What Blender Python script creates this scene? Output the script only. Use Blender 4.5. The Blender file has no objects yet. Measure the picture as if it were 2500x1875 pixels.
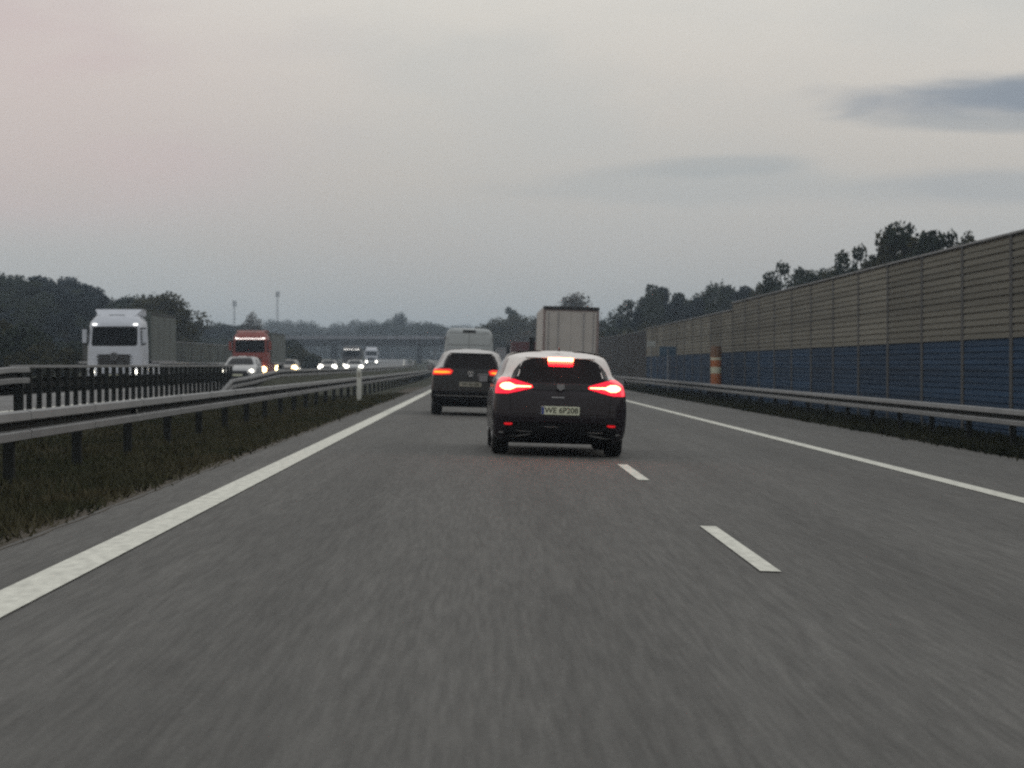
import bpy, bmesh, math, random
from mathutils import Vector, Matrix
import numpy as np
R = math.radians
PI = math.pi
rnd = random.Random(7)
scn = bpy.context.scene
COL = scn.collection

# ------------------------------------------------------------------ terrain functions
SL = 0.03                       # crossfall of our carriageway
def curve(y):
    if y < 150: return 0.0
    if y < 450: return -6e-5*(y-150)**2
    return -5.4-0.034*(y-450)
def rise(y):
    if y < 150: return 0.0
    if y < 450: return 1e-5*(y-150)**2
    return 0.9+0.006*(y-450)
PROF = [(-900, .6), (-60, .6), (-30, .5), (-24, .45), (-21.2, .4), (-20.0, .22), (-9.2, .22), (-8.6, .25), (-7.6, .14),
        (-6.0, -.05), (-4.75, -.02), (-3.4, .06), (-3.0, .09), (8.4, -.252), (9.2, -.34), (10.4, -.4), (12.4, -.46),
        (16, -.5), (30, -.3), (60, -.2), (900, -.2)]
def cross(x):
    for (a, za), (b, zb) in zip(PROF, PROF[1:]):
        if a <= x <= b: return za+(zb-za)*(x-a)/(b-a)
    return PROF[0][1]
def gz(x, y): return cross(x-curve(y))+rise(y)       # x is a world coordinate
def P(lat, y, h=0.0): return (lat+curve(y), y, cross(lat)+rise(y)+h)   # lat = lateral offset from our lane

# ------------------------------------------------------------------ materials
def mat(name, col, rough=.6, metal=0., coat=0., var=.15, scale=3., emit=None, estr=0., bump=0., spec=.5, stretch=None, col2=None):
    m = bpy.data.materials.new(name); m.use_nodes = True
    nt = m.node_tree; b = nt.nodes['Principled BSDF']; L = nt.links.new
    b.inputs['Roughness'].default_value = rough; b.inputs['Metallic'].default_value = metal
    b.inputs['Coat Weight'].default_value = coat; b.inputs['Coat Roughness'].default_value = .08
    b.inputs['Specular IOR Level'].default_value = spec
    tc = nt.nodes.new('ShaderNodeTexCoord'); mp = nt.nodes.new('ShaderNodeMapping')
    mp.inputs['Scale'].default_value = stretch or (1, 1, 1)
    L(tc.outputs['Object'], mp.inputs['Vector'])
    n = nt.nodes.new('ShaderNodeTexNoise'); n.inputs['Scale'].default_value = scale; n.inputs['Detail'].default_value = 6
    L(mp.outputs['Vector'], n.inputs['Vector'])
    cr = nt.nodes.new('ShaderNodeValToRGB')
    c2 = col2 or tuple(min(1, c*(1+var)) for c in col); c1 = tuple(c*(1-var) for c in col)
    cr.color_ramp.elements[0].position = .3; cr.color_ramp.elements[1].position = .7
    cr.color_ramp.elements[0].color = (*c1, 1); cr.color_ramp.elements[1].color = (*c2, 1)
    L(n.outputs['Fac'], cr.inputs['Fac']); L(cr.outputs['Color'], b.inputs['Base Color'])
    if emit:
        b.inputs['Emission Color'].default_value = (*emit, 1); b.inputs['Emission Strength'].default_value = estr
    if bump:
        bp = nt.nodes.new('ShaderNodeBump'); bp.inputs['Strength'].default_value = bump; bp.inputs['Distance'].default_value = .02
        L(n.outputs['Fac'], bp.inputs['Height']); L(bp.outputs['Normal'], b.inputs['Normal'])
    return m

def asphalt(name, base, lanes):
    m = bpy.data.materials.new(name); m.use_nodes = True
    nt = m.node_tree; b = nt.nodes['Principled BSDF']; L = nt.links.new; N = nt.nodes.new
    b.inputs['Roughness'].default_value = .75; b.inputs['Specular IOR Level'].default_value = .28
    tc = N('ShaderNodeTexCoord')
    def noise(sx, sy, sc, det=4):
        mp = N('ShaderNodeMapping'); mp.inputs['Scale'].default_value = (sx, sy, 1); L(tc.outputs['Object'], mp.inputs['Vector'])
        n = N('ShaderNodeTexNoise'); n.inputs['Scale'].default_value = sc; n.inputs['Detail'].default_value = det
        L(mp.outputs['Vector'], n.inputs['Vector']); return n.outputs['Fac']
    def math_(op, a, bb):
        x = N('ShaderNodeMath'); x.operation = op
        for i, v in enumerate((a, bb)):
            if isinstance(v, (int, float)): x.inputs[i].default_value = v
            else: L(v, x.inputs[i])
        return x.outputs[0]
    def remap(v, lo, hi, a, bb):
        r = N('ShaderNodeMapRange'); L(v, r.inputs['Value'])
        for k, val in zip(('From Min', 'From Max', 'To Min', 'To Max'), (lo, hi, a, bb)): r.inputs[k].default_value = val
        return r.outputs['Result']
    fine = remap(noise(1, 1, 55, 3), .3, .7, .80, 1.2)        # aggregate
    streak = remap(noise(1, .045, 7, 5), .3, .7, .88, 1.12)    # drag marks along the lanes
    streak2 = remap(noise(1, .05, 30, 3), .3, .7, .78, 1.22)
    patch = remap(noise(.6, .12, .8, 4), .3, .7, .90, 1.08)
    v = math_('MULTIPLY', math_('MULTIPLY', fine, streak), math_('MULTIPLY', patch, streak2))
    sx = N('ShaderNodeSeparateXYZ'); L(tc.outputs['Object'], sx.inputs[0])
    for c in lanes:                                            # polished wheel tracks
        for off in (-.85, .85):
            d = math_('ABSOLUTE', math_('SUBTRACT', sx.outputs['X'], c+off), 0)
            v = math_('MULTIPLY', v, remap(d, 0, .55, .84, 1.0))
    cr = N('ShaderNodeMix'); cr.data_type = 'RGBA'
    cr.inputs['A'].default_value = (0, 0, 0, 1); cr.inputs['B'].default_value = (base[0]*1.5, base[1]*1.5, base[2]*1.5, 1)
    cr.clamp_factor = True
    L(math_('MULTIPLY', v, .6667), cr.inputs['Factor']); L(cr.outputs['Result'], b.inputs['Base Color'])
    bp = N('ShaderNodeBump'); bp.inputs['Strength'].default_value = .35; bp.inputs['Distance'].default_value = .01
    L(fine, bp.inputs['Height']); L(bp.outputs['Normal'], b.inputs['Normal'])
    return m

M = {}
M['asphalt'] = asphalt('asphalt', (.094, .092, .087), (-.3, 3.6))
M['asphalt2'] = asphalt('asphalt_far', (.15, .15, .15), (-12.3, -16.1))
M['line'] = mat('road_paint', (.62, .62, .55), .6, var=.20, scale=14, stretch=(1, .3, 1))
M['soil'] = mat('verge_soil', (.040, .042, .028), .95, var=.4, scale=1.2, bump=.6, spec=.1)
M['gravel'] = mat('gravel', (.085, .074, .060), .95, var=.4, scale=14, bump=.5, spec=.1)
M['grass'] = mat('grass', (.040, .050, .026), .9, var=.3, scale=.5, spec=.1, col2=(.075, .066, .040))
M['steel'] = mat('galvanised_steel', (.235, .24, .245), .7, metal=.25, var=.12, scale=2.5, stretch=(1, .4, 1))
M['steel_dark'] = mat('weathered_steel', (.10, .105, .11), .6, metal=.3, var=.2, scale=3)
M['panel_grey'] = mat('grey_noise_panel', (.185, .178, .152), .85, var=.32, scale=.5, stretch=(.5, .12, 3))
M['panel_blue'] = mat('blue_noise_panel', (.017, .042, .084), .85, var=.42, scale=.8, stretch=(.5, .12, 4))
M['barrier_post'] = mat('barrier_post', (.078, .078, .078), .85, var=.2, spec=.2)
M['panel_green'] = mat('green_noise_panel', (.022, .032, .026), .8, var=.2)
M['panel_brown'] = mat('brown_noise_panel', (.035, .032, .030), .85, var=.25)
M['concrete'] = mat('concrete', (.16, .16, .165), .85, var=.15, scale=.8)
M['bridge'] = mat('bridge_concrete', (.005, .006, .010), .8, var=.2, scale=.4)
M['bridge_pale'] = mat('pale_bridge_parapet', (.17, .175, .20), .8, var=.15, scale=.4)
M['tyre'] = mat('tyre_rubber', (.012, .012, .012), .8)
M['rim'] = mat('alloy', (.25, .25, .26), .35, metal=.9)
M['black'] = mat('black_plastic', (.006, .006, .007), .6, spec=.2)
M['post_dark'] = mat('post_shaded_steel', (.018, .020, .019), .9, var=.3, scale=4, spec=.2)  # shade put into the colour of back beam and beam grooves
M['screen'] = mat('dark_windscreen', (.005, .006, .008), .12, var=.3, scale=6, spec=.05)
M['gloss_black'] = mat('gloss_black', (.005, .005, .006), .2, spec=.3)
M['mirror'] = mat('mirror_glass', (.25, .24, .25), .12, metal=1, var=.05)
M['grass_dark'] = mat('dark_green_grass', (.016, .022, .014), .9, var=.3, scale=.5, spec=.05, col2=(.040, .040, .024))  # darker grass colour for the right verge
M['glass'] = mat('dark_glass', (.006, .004, .005), .1, var=.3, scale=6, spec=.16)
M['chrome'] = mat('chrome', (.65, .65, .66), .2, metal=1)
M['car_grey'] = mat('dark_grey_car_paint', (.023, .019, .023), .45, coat=.6, var=.1, spec=.05)
M['car_black'] = mat('black_car_paint', (.005, .005, .006), .4, coat=1, var=.1, spec=.05)
M['car_white'] = mat('white_car_paint', (.30, .31, .32), .4, coat=.6, var=.05)
M['car_silver'] = mat('silver_car_paint', (.36, .37, .38), .35, metal=.5, coat=.6, var=.05)
M['car_dim'] = mat('bronze_car_paint', (.09, .08, .07), .35, metal=.3, coat=.6, var=.05)
for k_ in ('car_grey', 'car_black'):
    pb_ = M[k_].node_tree.nodes['Principled BSDF']; pb_.inputs['Coat IOR'].default_value = 1.35; pb_.inputs['Coat Roughness'].default_value = .12
M['roof_sky_sheen'] = mat('sky_sheen_roof_paint', (.84, .80, .775), .6, var=.05, spec=.25)  # sky reflection on hatchback roof and pillars, put into a pale colour
M['suv_roof_sky_sheen'] = mat('sky_sheen_suv_roof_paint', (.60, .59, .585), .6, var=.05, spec=.25)  # sky sheen on the SUV's roof and pillars as a pale base colour
M['van_white'] = mat('white_van_paint', (.34, .37, .38), .4, coat=.3, var=.08)
M['truck_white'] = mat('white_truck_paint', (.46, .49, .55), .4, coat=.3, var=.06)
M['truck_red'] = mat('red_truck_paint', (.19, .020, .010), .5, coat=.2, var=.1)
M['truck_dark'] = mat('dark_lorry_paint', (.05, .05, .055), .5)
M['truck_darkred'] = mat('dark_red_box', (.07, .016, .02), .5)
M['trailer_door'] = mat('trailer_door_white', (.40, .375, .35), .55, var=.10, scale=1.2)
M['tarp_grey'] = mat('grey_green_tarpaulin', (.065, .078, .072), .7, var=.15, scale=1)
M['tarp_pale'] = mat('pale_tarpaulin', (.20, .20, .215), .7, var=.1)
M['plate'] = mat('plate_white', (.62, .64, .50), .5, var=.06)
M['plate_dim'] = mat('plate_dull', (.25, .24, .20), .5)
M['ink'] = mat('plate_ink', (.05, .05, .03), .6)
M['blue'] = mat('plate_blue', (.02, .04, .2), .5)
M['red_lens_and_halo'] = mat('lit_red_lens_and_halo', (.4, .005, .01), .2, emit=(1, .002, .035), estr=1.1)  # also carries the lamp halo and the brake light's reflection
M['red_core'] = mat('brake_lamp_core', (.8, .1, .1), .3, emit=(1, .22, .10), estr=34)
M['red_bar'] = mat('brake_lamp_bar', (.8, .1, .1), .3, emit=(1, .30, .10), estr=10)
M['red_small'] = mat('reflector_red_glow', (.5, .01, .01), .25, emit=(1, .01, .02), estr=.45)  # reflectors given a faint glow though they are no lamps
M['tail_orange'] = mat('tail_lamp_core', (.8, .2, .02), .3, emit=(1, .28, .01), estr=2.0)
M['tail_red'] = mat('tail_lamp_red', (.5, .01, .01), .3, emit=(1, .012, .008), estr=.75)
M['head'] = mat('headlamp_white', (.9, .9, .9), .3, emit=(1, .95, .80), estr=14)
M['head_warm'] = mat('headlamp_warm', (.9, .9, .8), .3, emit=(1, .74, .34), estr=18)
M['lamp_glow'] = mat('headlamp_halo', (.5, .5, .5), .3, emit=(1, .95, .85), estr=.55)  # halo around oncoming headlamps, put into the housing as emission
M['lamp_glow_warm'] = mat('warm_headlamp_halo', (.5, .4, .3), .3, emit=(1, .50, .18), estr=.9)  # orange halo of the warm headlamps, likewise put in as emission
M['marker'] = mat('marker_lamp', (.9, .9, .9), .3, emit=(1, .97, .92), estr=2.6)
M['head_far'] = mat('far_headlamp', (.9, .9, .9), .3, emit=(1, .95, .84), estr=22)
M['tail_far'] = mat('far_tail_lamp', (.9, .1, .1), .3, emit=(1, .12, .12), estr=18)
M['post_white'] = mat('white_plastic', (.55, .56, .52), .5, var=.08)
M['hood_brown'] = mat('faded_orange_hood', (.15, .085, .05), .7)
M['post_orange'] = mat('orange_plastic', (.36, .115, .035), .6, var=.1)
M['stripe'] = mat('reflective_white', (.55, .55, .42), .5, var=.05)
M['sign_blue'] = mat('sign_blue', (.035, .075, .12), .6)
M['sign_white'] = mat('sign_pale', (.30, .32, .31), .5)
M['bark'] = mat('bark', (.045, .038, .032), .9, var=.3, bump=.4)
for k_ in ('panel_grey', 'panel_blue', 'panel_brown'):      # each panel weathers a little differently
    nt_ = M[k_].node_tree; b_ = nt_.nodes['Principled BSDF']; b_.inputs['Specular IOR Level'].default_value = .2
    oi = nt_.nodes.new('ShaderNodeObjectInfo'); mr = nt_.nodes.new('ShaderNodeMapRange'); mr.inputs['To Min'].default_value = .80; mr.inputs['To Max'].default_value = 1.18
    nt_.links.new(oi.outputs['Random'], mr.inputs['Value'])
    sc_ = nt_.nodes.new('ShaderNodeVectorMath'); sc_.operation = 'SCALE'
    src = b_.inputs['Base Color'].links[0].from_socket
    nt_.links.new(src, sc_.inputs[0]); nt_.links.new(mr.outputs['Result'], sc_.inputs['Scale']); nt_.links.new(sc_.outputs[0], b_.inputs['Base Color'])
def leafmat(name, a, b, sc=.55):
    return mat(name, a, .85, var=.35, scale=sc, col2=b, spec=.15)
M['leaf_green'] = leafmat('dark_green_leaves', (.016, .026, .018), (.036, .048, .030))
M['leaf_blue'] = leafmat('pine_needles', (.011, .021, .030), (.024, .038, .048))  # blue of the distant haze put into the needle colour
M['leaf_brown'] = leafmat('autumn_leaves', (.050, .042, .030), (.090, .072, .050))
M['leaf_pale'] = leafmat('haze_tinted_leaves', (.12, .14, .15), (.18, .20, .205))  # distance haze put into the leaf colour of the far treeline
M['leaf_olive'] = leafmat('olive_leaves', (.034, .036, .018), (.062, .060, .030))
M['mast'] = mat('mast_steel', (.14, .14, .15), .6)

# ------------------------------------------------------------------ object helpers
def link(name, bm_or_mesh, m, parent=None, smooth=False, loc=None):
    if isinstance(bm_or_mesh, bmesh.types.BMesh):
        me = bpy.data.meshes.new(name); bm_or_mesh.to_mesh(me); bm_or_mesh.free()
    else: me = bm_or_mesh
    if smooth:
        for p in me.polygons: p.use_smooth = True
    if m is not None: me.materials.append(m if not isinstance(m, str) else M[m])
    o = bpy.data.objects.new(name, me); COL.objects.link(o)
    if loc: o.location = loc
    if parent: o.parent = parent
    return o
def tag(o, label, cat, group=None):
    o['label'] = label; o['category'] = cat
    if group: o['group'] = group
    return o
def empty(name, label, cat, loc=(0, 0, 0), rz=0, ry=0, group=None):
    o = bpy.data.objects.new(name, None); COL.objects.link(o)
    o.location = loc; o.rotation_euler = (0, ry, rz); o.empty_display_size = .3
    return tag(o, label, cat, group)
def struct(o): o['kind'] = 'structure'; return o
def copy_tree(o, parent=None):
    c = o.copy(); COL.objects.link(c)
    if parent: c.parent = parent
    for ch in list(o.children): copy_tree(ch, c)
    return c
def box(bm, x0, x1, y0, y1, z0, z1, bev=0.):
    vs = [bm.verts.new(v) for v in ((x0, y0, z0), (x1, y0, z0), (x1, y1, z0), (x0, y1, z0), (x0, y0, z1), (x1, y0, z1), (x1, y1, z1), (x0, y1, z1))]
    fs = [bm.faces.new([vs[i] for i in f]) for f in ((3, 2, 1, 0), (4, 5, 6, 7), (0, 1, 5, 4), (1, 2, 6, 5), (2, 3, 7, 6), (3, 0, 4, 7))]
    if bev:
        es = list({e for f in fs for e in f.edges})
        bmesh.ops.bevel(bm, geom=es, offset=bev, segments=2, affect='EDGES', profile=.6)
def bxo(name, x0, x1, y0, y1, z0, z1, m, parent=None, bev=0.):
    bm = bmesh.new(); box(bm, x0, x1, y0, y1, z0, z1, bev); return link(name, bm, m, parent)
def tube(bm, a, b, r, n=8, r2=None):
    a, b = Vector(a), Vector(b); d = (b-a).normalized()
    u = d.orthogonal().normalized(); v = d.cross(u); r2 = r if r2 is None else r2
    A = [bm.verts.new(a+(u*math.cos(t)+v*math.sin(t))*r) for t in [2*PI*i/n for i in range(n)]]
    B = [bm.verts.new(b+(u*math.cos(t)+v*math.sin(t))*r2) for t in [2*PI*i/n for i in range(n)]]
    for i in range(n): bm.faces.new((A[i], A[(i+1) % n], B[(i+1) % n], B[i]))
    bm.faces.new(A[::-1]); bm.faces.new(B)
def lathe_x(bm, prof, n=28, cx=0, cy=0, cz=0):
    rings = [[bm.verts.new((cx+x, cy+r*math.cos(2*PI*i/n), cz+r*math.sin(2*PI*i/n))) for i in range(n)] for x, r in prof]
    for A, B in zip(rings, rings[1:]):
        for i in range(n): bm.faces.new((A[i], A[(i+1) % n], B[(i+1) % n], B[i]))
    bm.faces.new(rings[0][::-1]); bm.faces.new(rings[-1])
def ribbon(name, x0, x1, ys, dz, m, nx=1, wob=0.):
    bm = bmesh.new(); rows = []
    xs = [x0+(x1-x0)*i/nx for i in range(nx+1)]
    for y in ys:
        rows.append([bm.verts.new((x+curve(y)+(wob*(rnd.random()-.5) if i in (0, nx) else 0), y, gz(x+curve(y), y)+dz)) for i, x in enumerate(xs)])
    for a, b in zip(rows, rows[1:]):
        for i in range(nx): bm.faces.new((a[i], a[i+1], b[i+1], b[i]))
    return struct(link(name, bm, m))
def steps(a, b, n): return [a+(b-a)*i/n for i in range(n+1)]

# ------------------------------------------------------------------ ground and roads
ysG = steps(-60, 140, 50)+steps(146, 460, 50)+steps(480, 1200, 30)+[1400, 1700, 2100, 2600]
bm = bmesh.new(); rows = []
xsG = sorted(set([p[0] for p in PROF]+[-45, -40, -35, -26, 20, 40, 100, -100, 300, -300, -3.9, 2, 5]))
for y in ysG: rows.append([bm.verts.new((x+curve(y), y, cross(x)+rise(y)-.012)) for x in xsG])
for a, b in zip(rows, rows[1:]):
    for i in range(len(xsG)-1): bm.faces.new((a[i], a[i+1], b[i+1], b[i]))
struct(link('ground', bm, 'soil'))
ysR = steps(-60, 140, 40)+steps(144, 460, 60)+steps(470, 1250, 50)
ribbon('road', -3.0, 8.4, ysR, -.004, 'asphalt', 6)
ribbon('opposite_road', -20.0, -9.2, ysR, -.004, 'asphalt2', 6)
ysF = steps(-10, 120, 260)
ribbon('gravel_strip', -3.80, -2.95, ysF, -.002, 'gravel', 2, .03)
ribbon('gravel_strip', 8.34, 8.85, ysF, -.002, 'gravel', 2, .03)
ribbon('left_edge_line', -2.45, -2.20, ysR, .004, 'line')
ribbon('right_edge_line', 5.38, 5.62, ysR, .004, 'line')
ribbon('opposite_inner_edge_line', -10.30, -10.05, ysR, .004, 'line')
ribbon('opposite_outer_edge_line', -18.05, -17.80, ysR, .004, 'line')
for k in range(-1, 40):
    y0 = 14.2+11.3*k
    ribbon('lane_dash', 1.70, 1.83, steps(y0, y0+4.0, 2), .004, 'line')
for k in range(24):
    y0 = 40+12*k
    ribbon('opposite_lane_dash', -14.2, -14.06, steps(y0, y0+4.0, 2), .004, 'line')

# approach embankments of the overpass, as terrain
def mound(name, cx, cy, wx, wy, h, m='soil'):
    bm = bmesh.new(); n = 16; g = []
    for i in range(n+1):
        row = []
        for j in range(n+1):
            u, v = -1+2*i/n, -1+2*j/n
            x, y = cx+u*wx, cy+v*wy
            f = max(0, min(1, (1-max(abs(u), abs(v)))*2.2)); f = f*f*(3-2*f)
            row.append(bm.verts.new((x, y, gz(x, y)-.3+h*f)))
        g.append(row)
    for i in range(n):
        for j in range(n): bm.faces.new((g[i][j], g[i+1][j], g[i+1][j+1], g[i][j+1]))
    return struct(link(name, bm, m, smooth=True))
mound('bridge_embankment', -76, 566, 36, 24, 6.3)
mound('bridge_embankment', 50, 566, 32, 24, 6.3)
mound('verge_bank', -31, 272, 6, 40, 3.0)

# ------------------------------------------------------------------ grass
def blades(name, n, xr, yr, h, seed, dens=None, wb=.008):
    r = np.random.default_rng(seed)
    x = r.uniform(*xr, n)
    e = xr[1] if xr[0] < 0 else xr[0]; k_ = r.random(n) < .12; x[k_] = e+r.normal(0, .12, k_.sum()); y = yr[0]+(yr[1]-yr[0])*r.random(n)**1.5
    edge = np.zeros(n)
    V = np.zeros((n*3, 3)); hh = h*(.5+r.random(n)); ang = r.uniform(0, 2*PI, n)
    w = wb*(1+y/25.0)
    z = np.array([gz(a, b) for a, b in zip(x, y)])-.015
    V[0::3, 0] = x-np.cos(ang)*w; V[0::3, 1] = y-np.sin(ang)*w; V[0::3, 2] = z
    V[1::3, 0] = x+np.cos(ang)*w; V[1::3, 1] = y+np.sin(ang)*w; V[1::3, 2] = z
    V[2::3, 0] = x+r.normal(0, .05, n); V[2::3, 1] = y+r.normal(0, .05, n); V[2::3, 2] = z+hh
    me = bpy.data.meshes.new(name); me.from_pydata(V.tolist(), [], np.arange(n*3).reshape(-1, 3).tolist())
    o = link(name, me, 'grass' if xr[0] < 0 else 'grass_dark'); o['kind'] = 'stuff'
    return o
tag(blades('grass', 95000, (-8.9, -3.30), (9, 90), .085, 1), 'dark rough grass filling the median beside the left edge line', 'grass')
tag(blades('grass', 5000, (-8.9, -3.6), (10, 80), .17, 5), 'scattered taller dry tufts standing in the median grass', 'grass')
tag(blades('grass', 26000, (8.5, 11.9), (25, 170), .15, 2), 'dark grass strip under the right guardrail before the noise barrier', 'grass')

# ------------------------------------------------------------------ guardrails
WP = [(0, .31), (.05, .308), (.088, .295), (.095, .217), (.075, .202), (-.01, .196), (-.01, .114), (.075, .108), (.095, .093), (.088, .016), (.05, .004), (0, 0)]
def wbeam(name, lat, ys, ztop, m, side, parent):
    """side=+1: corrugations face +x. ztop: height of the beam's top edge above the camera-road datum plus rise."""
    bm = bmesh.new(); rows = []
    prof = WP+[(x-.006, z) for x, z in WP[::-1]]
    for y in ys:
        zt = ztop(y) if callable(ztop) else ztop
        rows.append([bm.verts.new((lat+curve(y)+side*px, y, zt+rise(y)-.31+pz)) for px, pz in prof])
    n = len(prof)
    for a, b in zip(rows, rows[1:]):
        for i in range(n): bm.faces.new((a[i], b[i], b[(i+1) % n], a[(i+1) % n]))
    bm.faces.new(rows[0]); bm.faces.new(rows[-1][::-1])
    bmesh.ops.recalc_face_normals(bm, faces=bm.faces)
    bm.faces.ensure_lookup_table()
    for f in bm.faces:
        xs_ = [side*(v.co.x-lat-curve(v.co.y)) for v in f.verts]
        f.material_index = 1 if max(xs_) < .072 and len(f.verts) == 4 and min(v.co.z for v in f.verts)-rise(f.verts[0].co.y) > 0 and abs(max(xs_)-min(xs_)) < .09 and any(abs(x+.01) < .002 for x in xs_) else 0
    o = link(name, bm, m, parent); o.data.materials.append(M['post_dark'])  # groove faces get a darker colour for the shade inside them
    return o
_pc = {}
def cpost(parent, lat, y, z0, z1, m='steel_dark', w=.055, d=.09):
    """C-section post"""
    key = (round(z1-z0, 2), m, w, d)
    if key not in _pc:
        bm = bmesh.new(); h = z1-z0
        box(bm, -w, w, -.004, .004, 0, h); box(bm, -w, -w+.006, .004, d, 0, h); box(bm, w-.006, w, .004, d, 0, h)
        o = link('post', bm, m, parent); _pc[key] = o.data
    else:
        o = bpy.data.objects.new('post', _pc[key]); COL.objects.link(o); o.parent = parent
    o.location = (lat+curve(y), y, z0+rise(y))
    return o
long_ys = lambda a, b: [y for y in steps(a, min(b, 150), max(2, int((min(b, 150)-a)/4)))]+([y for y in steps(158, b, max(2, int((b-158)/9)))] if b > 160 else [])
rl = empty('guardrail', 'long grey steel guardrail on the grass just left of our lane', 'guardrail')
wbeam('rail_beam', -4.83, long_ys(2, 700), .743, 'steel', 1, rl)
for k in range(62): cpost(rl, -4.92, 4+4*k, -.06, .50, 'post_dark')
for k in range(14):      # lapped joints with bolts
    y = 8.3+4*k
    j_ = wbeam('rail_joint', -4.824, [y, y+.32], .746, 'steel', 1, rl)
for y in (31.9, 56, 80):
    bm = bmesh.new(); lathe_x(bm, [(0, .03), (.03, .034), (.04, .02)], 12); o = link('reflector', bm, 'post_white', rl); o.location = (-4.82+.01, y, .743-.155)
    bm = bmesh.new(); box(bm, -.02, .03, -.09, -.03, -.04, .04); o = link('bracket', bm, 'black', rl); o.location = (-4.80, y, .743-.155)
rr = empty('guardrail', 'grey guardrail along the right hard shoulder in front of the blue wall', 'guardrail')
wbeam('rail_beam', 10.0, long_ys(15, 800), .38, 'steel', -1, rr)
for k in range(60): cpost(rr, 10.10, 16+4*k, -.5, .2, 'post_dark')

# bridge-type parapet barrier of the opposite carriageway, dark posts close together
pb = empty('parapet_barrier', 'dark barrier of close upright posts and thin top rail, left side of median', 'barrier')
bm = bmesh.new()
box(bm, -8.56, -8.46, 41.9, 78.5, 1.16, 1.215, .01)
link('top_rail', bm, 'steel', pb)
wbeam('back_beam', -8.66, steps(22, 78.5, 14), lambda y: .97, 'post_dark', -1, pb)
for k in range(37):
    y = 42.4+.99*k
    cpost(pb, -8.51, y, .22, 1.16, 'post_dark', .044 if k else .085, .10)
wbeam('end_beam', -8.50, [16, 24, 32, 38, 41.5, 43.0], lambda y: 1.12+(.06 if y > 38 else 0), 'steel', 1, pb)
for k in range(5): cpost(pb, -8.60, 20+4*k, .22, 1.1, 'steel_dark')

sb = empty('guardrail', 'pale guardrail with a turned-down end where the dark post barrier stops', 'guardrail')
def zb(y):
    pts = [(73.5, .34), (77, .74), (83.5, .82), (95, 1.02), (2000, 1.02)]
    for (a, za), (b, zc) in zip(pts, pts[1:]):
        if y <= b: return za+(zc-za)*max(0, (y-a))/(b-a)
    return 1.1
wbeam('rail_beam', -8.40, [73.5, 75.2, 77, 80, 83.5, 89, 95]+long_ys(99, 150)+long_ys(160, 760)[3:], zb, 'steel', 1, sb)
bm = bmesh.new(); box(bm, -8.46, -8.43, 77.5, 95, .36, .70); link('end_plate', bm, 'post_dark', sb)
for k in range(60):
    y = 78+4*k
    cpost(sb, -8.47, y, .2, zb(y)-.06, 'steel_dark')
bm = bmesh.new(); rows = []
for y in steps(79, 120, 20)+steps(128, 460, 40):
    k_ = min(1, (y-79)/14); k_ = k_*k_*(3-2*k_)
    rows.append([bm.verts.new((x+curve(y), y, z*k_+(cross(x)-.02)*(1-k_)+rise(y)+(rnd.random()-.5)*.06*k_)) for x, z in ((-9.1, .1), (-8.75, .62), (-8.3, .72), (-7.9, .60), (-7.3, .1))])
for a, b in zip(rows, rows[1:]):
    for i in range(4): bm.faces.new((a[i], a[i+1], b[i+1], b[i]))
struct(link('median_bank', bm, 'soil'))
orr = empty('guardrail', 'thin pale guardrail on the far outer edge of the opposite carriageway', 'guardrail')
wbeam('rail_beam', -20.7, long_ys(118, 760), 1.38, 'steel', 1, orr)
for k in range(60): cpost(orr, -20.78, 120+4*k, .3, 1.36, 'steel_dark')

# ------------------------------------------------------------------ noise barriers
def panel_mesh(y0, y1, z0, z1, period, depth=.07):
    bm = bmesh.new(); prof = []
    z = z0; n = max(1, round((z1-z0)/period)); p = (z1-z0)/n
    for i in range(n):
        b = z0+i*p
        prof += [(-depth, b), (-depth, b+p*.30), (-depth*.25, b+p*.34), (-depth*.25, b+p*.42), (-depth*.9, b+p*.46), (-depth*.9, b+p*.80), (0, b+p*.86), (0, b+p*.985)]
    prof.append((-depth, z1)); prof += [(.06, z1), (.06, z0)]
    A = [bm.verts.new((x, y0, z)) for x, z in prof]; B = [bm.verts.new((x, y1, z)) for x, z in prof]
    k = len(prof)
    for i in range(k): bm.faces.new((A[i], A[(i+1) % k], B[(i+1) % k], B[i]))
    bm.faces.new(A[::-1]); bm.faces.new(B)
    bmesh.ops.recalc_face_normals(bm, faces=bm.faces)
    me = bpy.data.meshes.new('panel'); bm.to_mesh(me); bm.free(); return me
def barrier(label, lat, y0, n, bay, zb_, zm, zt, mu, ml, tag_ok=True, name='noise_barrier'):
    t = empty(name, label, 'noise barrier')
    mu_me = panel_mesh(.145, bay-.145, 0, zt-zm, .335, .048); mu_me.materials.append(M[mu])
    lo_me = panel_mesh(.145, bay-.145, 0, zm-zb_-.004, .30, .035); lo_me.materials.append(M[ml])
    pm = bmesh.new(); box(pm, -.055, .10, -.14, .14, 0, zt-zb_+.02)
    pme = bpy.data.meshes.new('post'); pm.to_mesh(pme); pm.free(); pme.materials.append(M['barrier_post'])
    cm = bmesh.new(); box(cm, -.12, .12, .085, bay-.085, zt-zb_+.002, zt-zb_+.05); cme = bpy.data.meshes.new('cap'); cm.to_mesh(cme); cm.free(); cme.materials.append(M['steel'])
    for k in range(n+1):
        y = y0+k*bay; x = lat+curve(y); r = rise(y)
        a = -math.atan2(curve(y+bay)-curve(y), bay)*1.0
        def add(nm, me, z):
            o = bpy.data.objects.new(nm, me); COL.objects.link(o); o.parent = t; o.location = (x, y, z+r); o.rotation_euler = (0, 0, a)
        add('post', pme, zb_)
        if k < n:
            add('upper_panel', mu_me, zm); add('lower_panel', lo_me, zb_); add('cap', cme, zb_)
    return t
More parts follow.
